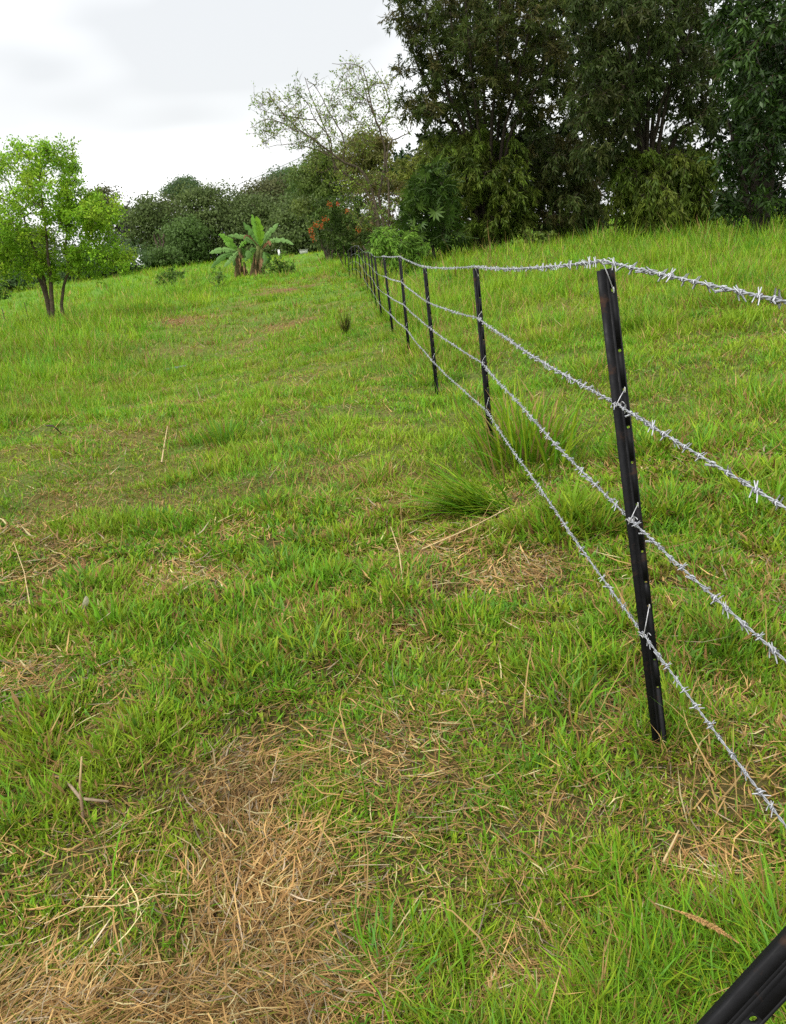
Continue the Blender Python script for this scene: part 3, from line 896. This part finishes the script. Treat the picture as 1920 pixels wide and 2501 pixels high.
# --- weeping paperbark, the big tree behind the fence
D = 30.0
MEL = [(.054, .086, .016), (.070, .102, .018), (.044, .068, .014), (.084, .092, .021), (.10, .082, .026)]
MELG = [(.105, .168, .018), (.135, .19, .020), (.076, .122, .016), (.125, .15, .023)]
b = at(1200, 600, D); b[2] = gz(b[0], b[1])
fan = []
for k, (tx, ty) in enumerate([(985, 60), (1040, 20), (1090, -40), (1135, -60), (1180, -80), (1225, -60), (1265, -80), (1310, -30), (1010, 220), (1355, 90)]):
    fan.append(stem_px([(1195 + (tx - 1186) * .12, 610), (1190 + (tx - 1186) * .2, 480), (1188 + (tx - 1186) * .36, 330 - 8 * (k % 3)), (1186 + (tx - 1186) * .7, (330 + ty) / 2 + 20), (tx, ty)], D, .085, .025, (-1) ** k * .22))
tree('paperbark_tree', 'tall dark paperbark with a fan of many stems behind the fence', 'tree', b, D,
     [([(918, -90), (930, 20), (948, 100), (985, 130), (958, 185), (970, 235), (988, 290), (1040, 325), (1090, 300), (1150, 290), (1230, 310), (1330, 320), (1410, 250), (1410, -120)], 330, .46, 2.4, dict(n_leaf=150)),
      ([(1010, 350), (1090, 315), (1190, 300), (1270, 330), (1300, 420), (1310, 560), (1200, 590), (1120, 590), (1080, 520), (1030, 450)], 150, .46, 1.7, dict(weep=.9, cols=MELG, n_leaf=240)),
      ([(1270, 330), (1400, 320), (1470, 400), (1480, 560), (1330, 590), (1290, 480)], 95, .5, 1.7, dict(weep=.9, D=31.0, n_leaf=200))],
     fan, MEL, 190, 6, .20, .041, bark=(.036, .028, .021), weep=.25, up=.1, jit=.06, r_end=.010, twig_r=.007)

# --- second weeping tree, nearer the right
D = 25.0
b = at(1570, 585, D); b[2] = gz(b[0], b[1])
fan = []
for k, (tx, ty) in enumerate([(1450, 20), (1500, -60), (1545, -80), (1590, -60), (1640, -80), (1660, 120), (1440, 200), (1700, 40)]):
    fan.append(stem_px([(1560 + k * 8, 590), (1560 + k * 7, 470), (1560 + k * 7, 350), ((1580 + tx) / 2, (340 + ty) / 2 + 10), (tx, ty)], D, .09, .025, (-1) ** k * .22))
fan.append(stem_px([(1630, 590), (1625, 430), (1650, 330), (1690, 300), (1750, 250)], D, .09, .03, .1))
tree('weeping_tree', 'dark weeping tree with thick trunks and sky gaps, right of the paperbark', 'tree', b, D,
     [([(1390, -100), (1400, 120), (1390, 260), (1420, 400), (1490, 420), (1560, 330), (1640, 140), (1720, 150), (1760, -100)], 200, .46, 2.2),
      ([(1720, 80), (1640, 150), (1650, 330), (1760, 340), (1790, 120)], 46, .4, 1.6, dict(n_leaf=110)),
      ([(1490, 360), (1570, 340), (1660, 350), (1740, 370), (1750, 500), (1690, 545), (1620, 560), (1545, 575), (1500, 500)], 130, .42, 1.5, dict(weep=1.0, n_leaf=280, cols=MELG))],
     fan, [(.046, .076, .015), (.058, .088, .016), (.036, .058, .013), (.064, .070, .019)], 175, 8, .18, .046, bark=(.035, .027, .02), weep=.6, jit=.06, r_end=.010, twig_r=.007)

# --- broad-leaved dark tree at the right edge
D = 18.0
b = at(1860, 560, D); b[2] = gz(b[0], b[1])
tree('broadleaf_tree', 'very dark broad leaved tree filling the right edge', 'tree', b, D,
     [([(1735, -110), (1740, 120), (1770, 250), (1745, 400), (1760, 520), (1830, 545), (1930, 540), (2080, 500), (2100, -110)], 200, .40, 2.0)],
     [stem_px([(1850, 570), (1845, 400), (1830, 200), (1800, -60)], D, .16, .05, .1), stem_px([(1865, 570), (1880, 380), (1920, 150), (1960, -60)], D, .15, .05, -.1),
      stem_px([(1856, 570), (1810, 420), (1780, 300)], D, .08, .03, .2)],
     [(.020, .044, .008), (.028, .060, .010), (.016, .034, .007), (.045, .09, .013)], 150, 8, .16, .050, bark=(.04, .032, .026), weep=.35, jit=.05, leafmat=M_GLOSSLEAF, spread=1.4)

# --- undergrowth and trees behind
def bush(name, label, cat, px, D, crowns, cols, n_leaf, n_twig, L, W, group=None, **kw):
    b = at(px[0], px[1], D); b[2] = gz(b[0], b[1])
    st = []
    for k in range(3):
        q = np.array([b + [(k - 1) * .08, rng.normal(0, .05), -.05], b + [(k - 1) * .25, rng.normal(0, .2), .5 * kw.get('sh', 1)], b + [(k - 1) * .5, rng.normal(0, .4), 1.3 * kw.get('sh', 1)]])
        st.append((q, kw.get('sr', .05), kw.get('sr', .05) * .4))
    kk = {q: v for q, v in kw.items() if q not in ('sh', 'sr')}
    return tree(name, label, cat, b, D, crowns, st, cols, n_leaf, n_twig, L, W, group=group, **kk)

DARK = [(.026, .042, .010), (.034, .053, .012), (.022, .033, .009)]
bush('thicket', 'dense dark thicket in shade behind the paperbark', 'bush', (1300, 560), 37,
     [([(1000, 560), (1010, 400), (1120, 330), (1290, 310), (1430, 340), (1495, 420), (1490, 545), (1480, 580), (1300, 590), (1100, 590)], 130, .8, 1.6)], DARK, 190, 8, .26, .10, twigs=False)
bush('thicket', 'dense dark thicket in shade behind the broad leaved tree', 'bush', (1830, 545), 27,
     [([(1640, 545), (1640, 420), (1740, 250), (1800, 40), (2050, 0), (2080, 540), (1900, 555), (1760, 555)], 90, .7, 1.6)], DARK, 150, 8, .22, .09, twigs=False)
bush('backdrop_tree', 'tall very dark tree filling in behind the paperbark and weeping tree', 'tree', (1420, 575), 37,
     [([(1030, 380), (1035, 200), (1060, 40), (1120, -100), (1450, -110), (1740, -100), (1800, 100), (1730, 250), (1700, 400), (1500, 430), (1250, 430)], 250, .72, 1.8)], DARK, 130, 8, .28, .11, sh=2.5, sr=.13, weep=.3, r_max=.07)
bush('leafy_shrub', 'bright green leafy shrub behind the far fence pickets', 'bush', (965, 635), 25.5,
     [([(888, 612), (900, 575), (930, 550), (970, 555), (1010, 560), (1040, 600), (1030, 640), (960, 645), (925, 630)], 60, .24, .7)],
     [(.15, .29, .035), (.19, .33, .04), (.11, .22, .03)], 70, 8, .17, .04, weep=.5, sh=.4, sr=.02)
bush('brown_green_thicket', 'olive brown undergrowth around the foot of the thinly leafed tree', 'bush', (925, 600), 52,
     [([(845, 600), (850, 500), (880, 440), (940, 410), (1000, 430), (1010, 600)], 70, .6, 1.5)],
     [(.11, .13, .03), (.14, .14, .035), (.09, .11, .025), (.17, .11, .045)], 130, 8, .2, .08)
bush('olive_shrub', 'yellowish green shrub under the left side of the paperbark', 'bush', (1030, 590), 36,
     [([(975, 470), (960, 420), (1000, 365), (1050, 345), (1090, 380), (1085, 470), (1040, 520), (990, 520)], 46, .5, 1.2)],
     [(.15, .20, .030), (.19, .22, .034), (.12, .155, .028), (.20, .18, .042)], 130, 8, .17, .06)
bush('blue_green_tree', 'small rounded dark green tree glimpsed behind the bare twigs', 'tree', (970, 560), 62,
     [([(945, 470), (955, 400), (985, 370), (1020, 390), (1030, 470)], 22, .8, 1.5)], [(.045, .09, .035), (.055, .105, .04)], 120, 6, .3, .16, sr=.12)
bush('gum_tree', 'olive gum with rounded crown behind the thinly leafed tree', 'tree', (900, 580), 62,
     [([(838, 430), (845, 350), (875, 318), (920, 315), (950, 350), (962, 430), (930, 480), (860, 480)], 42, .85, 2.0)],
     [(.14, .155, .035), (.165, .175, .038), (.12, .135, .03), (.17, .14, .045)], 170, 7, .3, .13, shell=True, sr=.15, r_max=.12)
bush('gum_tree', 'green gum crown above the orange flowers', 'tree', (800, 590), 66,
     [([(722, 470), (735, 410), (770, 375), (830, 370), (860, 430), (850, 540), (780, 560), (730, 540)], 44, .9, 2.0)],
     [(.11, .16, .033), (.14, .18, .036), (.09, .13, .028)], 170, 7, .3, .14, shell=True, sr=.15, r_max=.12)
fl = bush('flowering_shrub', 'green shrub with orange red flower clusters left of the fence end', 'bush', (840, 600), 47,
     [([(762, 560), (770, 500), (800, 470), (860, 480), (920, 490), (945, 560), (900, 605), (800, 600)], 52, .5, 1.3)],
     [(.075, .13, .025), (.095, .15, .028), (.06, .10, .022)], 120, 8, .20, .07, weep=.3)
base_f = np.array(fl.location)
for px, py, r in [(765, 578, 14), (805, 500, 9), (795, 535, 10), (772, 548, 11), (875, 560, 13), (760, 562, 9), (825, 498, 7), (848, 515, 6), (785, 552, 9)]:
    mb = MB(); n = 30; c = at(px, py, 45.9) - base_f
    pos = c + unit(rng.normal(0, 1, (n, 3))) * (rng.random((n, 1)) ** .5) * r * .019
    diamond_leaves(mb, pos, rng.normal(0, 1, (n, 3)), unit(rng.normal(0, 1, (n, 3))), np.full(n, .095), np.full(n, .055),
                   np.array([.48, .075, .02]) * rng.uniform(.6, 1.2, (n, 1)) + np.array([0, .05, 0]) * rng.random((n, 1)))
    mb.build('flower_cluster', M_LEAF, next(c for c in fl.children if c.name.startswith('crown')))

# --- large split-leaved climber at the foot of the paperbark: every big leaf a part
def split_leaf(col):
    mb = MB()
    for k in range(9):
        a = math.radians(-130 + 260 * k / 8)
        L = .33 * (1 - .25 * abs(k - 4) / 4); w = .07
        d = np.array([math.sin(a), math.cos(a), 0]); s = np.array([d[1], -d[0], 0])
        dz = np.array([0, 0, 1.0])
        pts = [np.zeros(3), d * L * .5 + s * w * .5 + dz * .03, d * L - dz * .10, d * L * .5 - s * w * .5 + dz * .03]
        mb.add(pts, [(0, 1, 2, 3)], col=col)
    mb.tube([(0, 0, 0), (0, -.2, -.1), (0, -.35, -.32)], .008, 4, (.08, .13, .04))
    return mb
leaf_mes = [split_leaf(c).mesh('leaf', M_GLOSSLEAF) for c in ((.034, .070, .012), (.05, .10, .016), (.085, .15, .024))]
b = at(1060, 610, 27); b[2] = gz(b[0], b[1])
cl = thing('split_leaf_climber', 'dark glossy plant with big split leaves left of the paperbark', 'plant', b)
C = clumps_in([(960, 590), (975, 500), (1000, 440), (1040, 400), (1090, 380), (1110, 450), (1130, 560), (1150, 600), (1050, 615)], 27, 190, 1.0, .26) - b
mb = MB(); grow(mb, [(np.array([[0, 0, -.1], [0, .1, .8], [.1, .2, 2.0]]), .06, .03)], C, .008, (.05, .05, .03))
mb.build('stem', M_BARK, cl, smooth=True)
for p in C:
    o = link('leaf', leaf_mes[int(rng.integers(0, 3))], cl); o.location = p
    o.rotation_euler = (rng.normal(-1.0, .4), rng.normal(0, .4), rng.normal(0, 1.0)); s = rng.uniform(.8, 1.35); o.scale = (s, s, s)

# --- far line of trees across the paddock
far_cols = {'a': [(.098, .140, .040), (.118, .160, .044), (.084, .120, .036)], 'b': [(.092, .105, .038), (.108, .118, .04), (.08, .085, .034)],
            'c': [(.09, .155, .036), (.105, .175, .04), (.08, .135, .032)], 'd': [(.07, .12, .045), (.085, .14, .05)],
            'g': [(.16, .165, .13), (.12, .13, .10), (.19, .185, .15)]}
for lab, D, poly, key, n, r in [
    ('grey brown tree rising behind the lime green tree', 118, [(205, 560), (215, 480), (240, 458), (268, 465), (280, 500), (300, 560)], 'b', 18, 1.6),
    ('pale grey twiggy tree in the far tree line', 116, [(270, 600), (272, 520), (300, 497), (330, 505), (340, 560), (340, 620)], 'g', 16, 1.5),
    ('rounded olive tree at the left of the far tree line', 112, [(318, 620), (318, 520), (345, 492), (385, 490), (405, 520), (410, 620)], 'a', 30, 1.5),
    ('brownish tree in the hollow of the far tree line', 118, [(385, 620), (390, 510), (415, 490), (440, 500), (450, 620)], 'b', 22, 1.5),
    ('tallest gum of the far tree line with separate crown pads', 125, [(403, 480), (412, 460), (440, 443), (462, 444), (486, 458), (482, 480), (450, 488), (425, 490)], 'd', 16, 1.1),
    ('broad dense tree in the middle of the far tree line', 110, [(430, 640), (425, 520), (445, 470), (490, 458), (540, 462), (575, 478), (590, 540), (590, 640)], 'a', 70, 1.6),
    ('dense green tree in front of the middle far trees', 104, [(395, 640), (400, 590), (430, 540), (470, 520), (500, 560), (500, 640)], 'c', 30, 1.4),
    ('rounded tree behind the banana plants', 108, [(540, 640), (545, 540), (580, 490), (640, 478), (680, 510), (690, 640)], 'a', 55, 1.6),
    ('olive brown tree sloping up behind the banana plants', 116, [(575, 500), (600, 465), (650, 445), (720, 440), (740, 500), (700, 560), (620, 560)], 'b', 45, 1.6),
    ('dark pine showing above the far tree line', 125, [(658, 470), (668, 430), (690, 420), (712, 412), (730, 418), (735, 470)], 'd', 18, 1.4),
    ('dense tree beside the power pole', 96, [(665, 620), (670, 540), (705, 490), (760, 480), (800, 520), (810, 620)], 'a', 45, 1.5),
    ('dark tree behind the orange flowers in the far tree line', 105, [(720, 520), (715, 440), (750, 400), (800, 400), (820, 520)], 'c', 35, 1.6),
    ('low bright bush at the foot of the far tree line', 100, [(350, 655), (355, 625), (390, 608), (440, 612), (455, 650)], 'c', 18, 1.1),
    ('dark low bush behind the lime green tree trunk', 95, [(150, 690), (160, 640), (220, 610), (300, 600), (350, 620), (345, 670), (260, 690)], 'd', 34, 1.4),
    ('olive tree hidden behind the lime green tree crown', 112, [(-80, 690), (-70, 600), (-20, 560), (60, 550), (130, 570), (160, 640), (150, 690)], 'a', 60, 1.6),
    ('dark undergrowth between the orange flowers and the fence end', 70, [(790, 615), (800, 560), (850, 530), (900, 540), (930, 610), (860, 620)], 'a', 40, .9),
    ('dark bush at the far left edge of the paddock', 90, [(-60, 705), (-50, 660), (0, 650), (80, 655), (110, 690), (40, 702)], 'd', 20, 1.2),
    ]:
    px = (min(p[0] for p in poly) + max(p[0] for p in poly)) / 2
    bush('far_tree', lab, 'tree', (px, max(640, max(p[1] for p in poly))), D, [(poly, int(n * 1.7), r * 1.1, 4.0)], far_cols[key], 165, 6, .36, .22, shell=key != 'g', clump_tint=.15, group='far tree line',
         twigs=key == 'g', twig_r=.03, sr=.2, sh=3.0, r_max=.2, r_end=.03, jit=.15)

for lab, px, py, D, poly, n in [('small leafy shrub right of the banana plants', 690, 668, 47, [(640, 665), (650, 640), (690, 615), (700, 640), (735, 655), (720, 672), (660, 675)], 26),
                                ('loose low shrub left of the banana plants', 425, 690, 42, [(385, 690), (390, 665), (430, 652), (460, 665), (450, 690)], 14),
                                ('tiny sapling at the foot of the left banana plant', 532, 690, 43, [(520, 680), (522, 662), (535, 658), (545, 672), (540, 684)], 5),
                                ('dark leafy sprig at the left edge below the lime green tree', 2, 730, 30, [(-40, 730), (-30, 690), (5, 685), (14, 715), (5, 735)], 12)]:
    bush('shrub', lab, 'bush', (px, py), D, [(poly, n, .26, .6)], [(.11, .20, .03), (.13, .23, .035), (.085, .15, .025)], 40, 6, .15, .07, sh=.3, sr=.02, spread=1.5)
bush('broadleaf_weed', 'low yellow green weed with broad leaves below the paperbark', 'plant', (1335, 592), 28,
     [([(1265, 590), (1270, 570), (1320, 555), (1365, 575), (1370, 592)], 14, .2, .4)], [(.13, .19, .03), (.16, .21, .035), (.09, .15, .025)], 16, 5, .15, .10, sh=.2, sr=.015)

# ------------------------------------------------------------------ banana plants
def banana(label, base_px, D, crown_px, leaves, stems):
    b = at(base_px[0], base_px[1], D); b[2] = gz(b[0], b[1])
    root = thing('banana_plant', label, 'banana plant', b, 'banana plants')
    for (x0, y0, x1, y1, r) in stems:
        p0 = at(x0, y0, D) - b; p0[2] = -.1; p1 = at(x1, y1, D) - b
        mb = MB(); t = np.linspace(0, 1, 9)[:, None]
        pts = p0 * (1 - t) + p1 * t + np.c_[rng.normal(0, .02, 9), rng.normal(0, .02, 9), np.zeros(9)]
        cc = np.array([.085, .050, .028]) * (1 - t) + np.array([.11, .13, .04]) * t
        mb.tube(pts, np.linspace(r, r * .5, 9), 9, cc * rng.uniform(.7, 1.2, (9, 1)))
        n = 26                                  # hanging dead sheaths
        a = rng.uniform(0, 2 * PI, n); tt = rng.uniform(.25, .9, n)[:, None]
        pos = p0 * (1 - tt) + p1 * tt + np.c_[np.cos(a), np.sin(a), np.zeros(n)] * r * .8
        diamond_leaves(mb, pos, np.c_[np.cos(a) * .25, np.sin(a) * .25, -np.ones(n)], np.c_[np.cos(a), np.sin(a), np.zeros(n)],
                       rng.uniform(.3, .7, n), rng.uniform(.06, .14, n), np.array([.20, .12, .06]) * rng.uniform(.5, 1.3, (n, 1)))
        mb.build('stem', M_BARK, root, smooth=False)
    for (ox, oy, mx, my, tx, ty, w, dep, col) in leaves:
        p0 = at(ox, oy, D) - b; p1 = at(mx, my, D + dep * .5) - b; p2 = at(tx, ty, D + dep) - b
        n = 27; t = np.linspace(0, 1, n)[:, None]
        c = (1 - t) ** 2 * p0 + 2 * t * (1 - t) * p1 + t ** 2 * p2
        tan = unit(np.gradient(c, axis=0))
        view = np.array([.15, -1, .35])
        s = unit(np.cross(tan, view)); nrm = unit(np.cross(s, tan))
        prof = np.clip(np.sin(PI * np.clip((t[:, 0] - .08) / .92, 0, 1)) ** .55, .03, 1) * w * .43
        jag = 1 - .75 * rng.random(n) * (rng.random(n) < .5); jag2 = 1 - .75 * rng.random(n) * (rng.random(n) < .5)
        fold = .35
        Lf = c + s * (prof * jag)[:, None] - nrm * (prof * fold)[:, None] * np.sign(nrm[:, 2:3] + 1e-6)
        Rt = c - s * (prof * jag2)[:, None] - nrm * (prof * fold)[:, None] * np.sign(nrm[:, 2:3] + 1e-6)
        mb = MB(); V = np.stack([Lf, c, Rt], 1).reshape(-1, 3)
        i = np.arange(n - 1)[:, None] * 3
        f = np.concatenate([i + np.array([0, 1, 4, 3])[None], i + np.array([1, 2, 5, 4])[None]])
        cc = np.repeat(np.array(col) * rng.uniform(.85, 1.15, (n, 1)), 3, 0); cc[1::3] *= 1.25
        mb.add(V, f, col=cc)
        lf = mb.build('leaf', M_LEAF, root)
        MB().tube(c[::2] - nrm[::2] * .01, np.linspace(.03, .008, len(c[::2])), 4, np.array(col) * 1.3).build('midrib', M_LEAF, lf)
GB = (.14, .29, .035); GD = (.085, .18, .035); GP = (.16, .28, .08); BR = (.20, .10, .05)
D = 50.0
banana('taller banana plant with upright leaves in the paddock', (622, 672), D, None,
       [(636, 605, 625, 560, 615, 523, .42, .2, GB), (637, 605, 640, 565, 625, 528, .55, -.4, (.19, .35, .03)), (634, 605, 622, 575, 594, 542, .5, .3, GD), (638, 606, 650, 570, 681, 545, .42, .3, GP),
        (632, 608, 600, 565, 556, 577, .42, -.6, GP), (640, 612, 665, 565, 718, 598, .42, -.5, GP), (640, 610, 660, 580, 660, 600, .3, -.6, BR),
        (633, 610, 610, 600, 600, 640, .5, -.8, GD), (640, 612, 655, 625, 642, 655, .4, -.7, GD), (630, 612, 615, 620, 618, 650, .4, .8, GB), (640, 615, 672, 625, 650, 645, .3, .5, GD),
        (630, 600, 598, 560, 596, 585, .16, -.7, BR)],
       [(620, 676, 632, 600, .30), (636, 676, 640, 610, .22)])
banana('shorter banana plant on the left of the pair', (583, 672), D, None,
       [(582, 612, 560, 575, 533, 573, .45, -.3, GB), (582, 612, 555, 600, 543, 572, .4, .4, GB), (580, 615, 545, 602, 511, 619, .42, -.3, GP), (578, 618, 540, 618, 516, 656, .4, -.5, GD),
        (584, 612, 575, 620, 547, 652, .38, -.9, GP), (584, 612, 600, 600, 600, 640, .4, .6, GD), (582, 615, 570, 640, 572, 650, .4, -.4, GD), (584, 612, 590, 590, 610, 585, .35, .5, GB)],
       [(580, 672, 584, 606, .26), (596, 670, 596, 640, .14)])

# ------------------------------------------------------------------ small things in the paddock
def stick(name, label, cat, pts, r, col, mat=None, sides=5, group=None):
    pts = np.asarray(pts, float); b = pts[0].copy()
    rr = np.linspace(r, r * .55, len(pts))
    o = MB().tube(pts - b, rr, sides, col).build(name, mat or M_DRY, smooth=True)
    o.location = b
    return tag(o, label, cat, group)
def lifted(px, py, lift=0.0):
    v = hit(px, py, lift); v[2] += lift; return v

def far_stake(label, px, y0, y1, D):
    b = at(px, y1, D); top = at(px - 2, y0, D); b[2] = min(b[2], gz(b[0], D)) - .1
    me = picket_mesh(top[2] - b[2], 0, [], False)
    me.c = [np.tile(np.array([.06, .035, .025], np.float32), (len(c), 1)) for c in me.c]
    o = me.build('old_stake', M_DRY); o.location = b
    tag(o, label, 'fence post', 'old rusty stakes')
far_stake('rusty stake at the left edge of the paddock', 16, 752, 798, 40)
far_stake('rusty stake beside the lime green tree, second from the left edge', 68, 738, 772, 46)

o = MB(); c = lifted(430, 902, .04)
t = np.linspace(-1, 1, 9)[:, None]
ax = np.array([.22, -.05, .02]); o.tube(t * ax, np.full(9, .028), 8, (.11, .13, .14)).tube(t[-2:] * ax * [1.02, 1, 1], .020, 8, (.02, .02, .02))
o = o.build('pipe_offcut', M_WHITE, smooth=True); o.location = c; tag(o, 'short grey piece of pipe lying in the grass', 'pipe')

c = lifted(203, 1492, .03)
mb = MB(); n = 9; t = np.linspace(0, 1, n)
cx = np.stack([.012 * np.sin(t * 2), .01 * t, .075 * t], -1); w = .014 * np.sin(PI * np.clip(t * .95 + .05, 0, 1)) ** .7
V = np.stack([cx - np.c_[w, w * .4, w * 0], cx + np.c_[np.zeros(n), -w * .5, np.zeros(n)], cx + np.c_[w, w * .4, w * 0]], 1).reshape(-1, 3)
i = np.arange(n - 1)[:, None] * 3
mb.add(V, np.concatenate([i + np.array([0, 1, 4, 3])[None], i + np.array([1, 2, 5, 4])[None]]), col=(.62, .56, .40))
o = mb.build('dry_leaf', M_DRY, smooth=True); o.location = c; o.rotation_euler = (.35, .2, .4); tag(o, 'small curled cream coloured dead leaf standing in the grass', 'leaf')

a = lifted(205, 2010, .0); top = a + np.array([.02, .04, .17])
mb = MB(); mb.tube([a * 0, np.array([.004, .01, .06]), np.array([.006, .02, .10]), top - a], [.0045, .004, .0035, .0025], 6, np.array([[.18, .12, .07], [.22, .15, .09], [.3, .2, .1], [.5, .38, .2]]))
l1 = lifted(135, 1900, .02) - a; l2 = lifted(265, 1960, .02) - a
mb.tube([l1, (l1 * .6 + l2 * .2 + [0, 0, .02]), np.array([.004, .01, .065]), l2], [.003, .0045, .0045, .003], 6, (.24, .18, .12))
o = mb.build('dry_twig', M_DRY, smooth=True); o.location = a; tag(o, 'forked dry twig poking up from the grass at lower left', 'twig')

p = [lifted(115, 1042, .05), lifted(128, 1040, .12), lifted(140, 1050, .08), lifted(152, 1062, .0)]
stick('dead_branch', 'small dark broken branch lying in the grass near the left edge', 'branch', p, .010, (.05, .035, .028))

# furry seed head in the lower right corner
p0 = lifted(1600, 2215, .05); p1 = lifted(1648, 2236, .10); p2 = lifted(1720, 2262, .11); p3 = lifted(1803, 2313, .085)
mb = MB(); mb.tube(np.array([p0, p1]) - p1, .0013, 5, (.45, .40, .22))
n = 900; t = rng.random(n)
P = ((1 - t) ** 2)[:, None] * (p1 - p1) + (2 * t * (1 - t))[:, None] * (p2 - p1) * 1.04 + (t ** 2)[:, None] * (p3 - p1)
ax = unit(p3 - p1); rad = unit(np.cross(np.tile(ax, (n, 1)), rng.normal(0, 1, (n, 3))))
L = .0085 * np.clip(np.sin(PI * np.clip(t * .93 + .07, 0, 1)), .25, 1) * rng.uniform(.6, 1.2, n)
diamond_leaves(mb, P, rad + ax * .9, rng.normal(0, 1, (n, 3)), L, np.full(n, .0014), np.array([.42, .25, .10]) * rng.uniform(.6, 1.35, (n, 1)))
o = mb.build('seed_head', M_DRY); o.location = p1; tag(o, 'brown furry grass seed head lying over the grass at lower right', 'seed head')

# long bleached stalks lying about, each one pickable
for lab, q, r in [('long pale dead stalk lying in the straw at lower left', [(110, 2262), (200, 2228), (300, 2222), (400, 2198), (480, 2192), (560, 2165)], .0015),
                  ('bent pale stalk upright left of the flattened tuft', [(985, 1430), (975, 1350), (955, 1290)], .0035),
                  ('long straw stalk slanting over the flattened grass tuft', [(1030, 1345), (1150, 1290), (1245, 1245)], .004),
                  ('pale stalk angled up beside the lower right seed head', [(1620, 2110), (1640, 2075), (1658, 2040)], .003),
                  ('kinked dry stalk standing in grass left of centre', [(395, 1130), (402, 1085), (410, 1045)], .006),
                  ('thin brown stalk upright at the left edge of the grass', [(85, 1540), (60, 1400), (35, 1330)], .003)]:
    k = len(q); pts = [lifted(x, y, .026 + (.03 if len(q) < 4 else .004) * i + rng.uniform(-.006, .006)) for i, (x, y) in enumerate(q)]
    stick('dry_stalk', lab, 'stalk', pts, r, (.46, .35, .18), group='bleached stalks')

# tussocks that stand out from the sward
def tussock(label, px, py, n, h, rad, cols, lean=.25, curl=.8, bias=None, W=.006, S=3):
    b = hit(px, py)
    mb = MB()
    off = rng.normal(0, rad * .5, (n, 2))
    az = np.arctan2(off[:, 0], off[:, 1]) + rng.normal(0, .6, n)
    ln = np.abs(rng.normal(lean, .22, n)); cu = rng.uniform(.2, 1.2, n) * curl
    if bias is not None:
        az = bias[0] + rng.normal(0, .35, n); ln = rng.normal(bias[1], .2, n); cu = rng.uniform(.1, .7, n)
    x = b[0] + off[:, 0]; y = b[1] + off[:, 1]
    pos = np.c_[off, ground_z(x, y) - b[2] - .01]
    cols = np.asarray(cols); c = cols[rng.integers(0, len(cols), n)] * rng.uniform(.7, 1.25, (n, 1))
    blades(mb, pos, az, ln, cu, h * rng.uniform(.5, 1.2, n), W * rng.uniform(.6, 1.4, n), c * .8, c, S)
    o = mb.build('grass_tussock', M_GRASS); o.location = b
    tag(o, label, 'grass tussock', 'grass tussocks')
tussock('dark upright rush tuft standing left of the distant pickets', 847, 815, 70, .42, .06, [G_OLIVE * .35, G_OLIVE * .5, (.05, .045, .02)], .05, .15, W=.010)
tussock('long green grass around the foot of the second picket', 1285, 1130, 330, .50, .28, [G_LUSH, G_YEL, G_YEL * 1.1, G_LUSH * .9, STRAW * .7], .14, .8, W=.0115)
tussock('flattened green grass tuft combed to the left below the second picket', 1195, 1255, 330, .50, .17, [G_LUSH * 1.1, G_LUSH, G_YEL * 1.1, G_YEL], W=.0105, bias=(-1.9, .9))
tussock('tall grass tuft left of the third picket base', 545, 1085, 170, .26, .20, [G_LUSH, G_YEL, G_BLUE], .25, .9, W=.007)
tussock('leafy green tuft with broad blades at the bottom edge right of the straw', 940, 2400, 80, .12, .09, [G_LUSH, G_BLUE, G_LUSH * .8], .6, .8, W=.0042)
tussock('tall reddish seed stalks in front of the paperbark', 1205, 655, 16, 1.05, .5, [(.30, .16, .07), (.36, .22, .09)], .08, .2, W=.012)
tussock('broad bladed tuft beside the curled cream leaf', 265, 1545, 60, .16, .07, [G_LUSH, G_LUSH * 1.15, G_YEL], .25, .5, W=.009)

# pale things at the far side
def post_box(name, label, cat, px, y0, y1, D, w, col):
    b = at(px, y1, D); h = at(px, y0, D)[2] - b[2]; b2 = min(b[2], gz(b[0], b[1]))
    mb = MB(); mb.box((-w / 2, -w / 2, b2 - b[2]), (w / 2, w / 2, h * .9), col); mb.box((-w * .62, -w * .62, h * .9 + .002), (w * .62, w * .62, h), col)
    o = mb.build(name, M_WHITE); o.location = b; tag(o, label, cat)
post_box('marker_post', 'small white marker post at the far edge of the paddock', 'post', 682, 609, 618, 92, .22, (.8, .8, .78))
post_box('water_trough', 'low whitish trough at the far edge of the paddock', 'trough', 742, 609, 614, 92, .85, (.55, .55, .5))

# power pole and line
D = 72.0
b = at(797, 605, D); t_ = at(780, 360, D); b[2] = gz(b[0], b[1])
pole = thing('power_pole', 'grey timber power pole half hidden by the trees', 'power pole', b)
tt = np.linspace(0, 1, 6)[:, None]
MB().tube((t_ - b) * tt, np.linspace(.16, .11, 6), 9, (.22, .21, .19)).build('post', M_BARK, pole, smooth=True)
MB().box((-.9, -.06, float((t_ - b)[2]) - .5), (.9, .06, float((t_ - b)[2]) - .36), (.16, .14, .12)).build('crossarm', M_BARK, pole).location = (float((t_ - b)[0]), -.17, 0)
e = at(380, 505, 190); s_ = t_ + np.array([-.7, -.17, -.34])
q = np.linspace(0, 1, 24)[:, None]
o = MB().tube((e - s_) * q - np.array([0, 0, 1.0]) * 6 * q * (1 - q) * .6, .022, 4, (.12, .12, .13)).build('power_line', M_DRY)
o.location = s_; tag(o, 'thin power line sloping down over the far trees', 'power line')
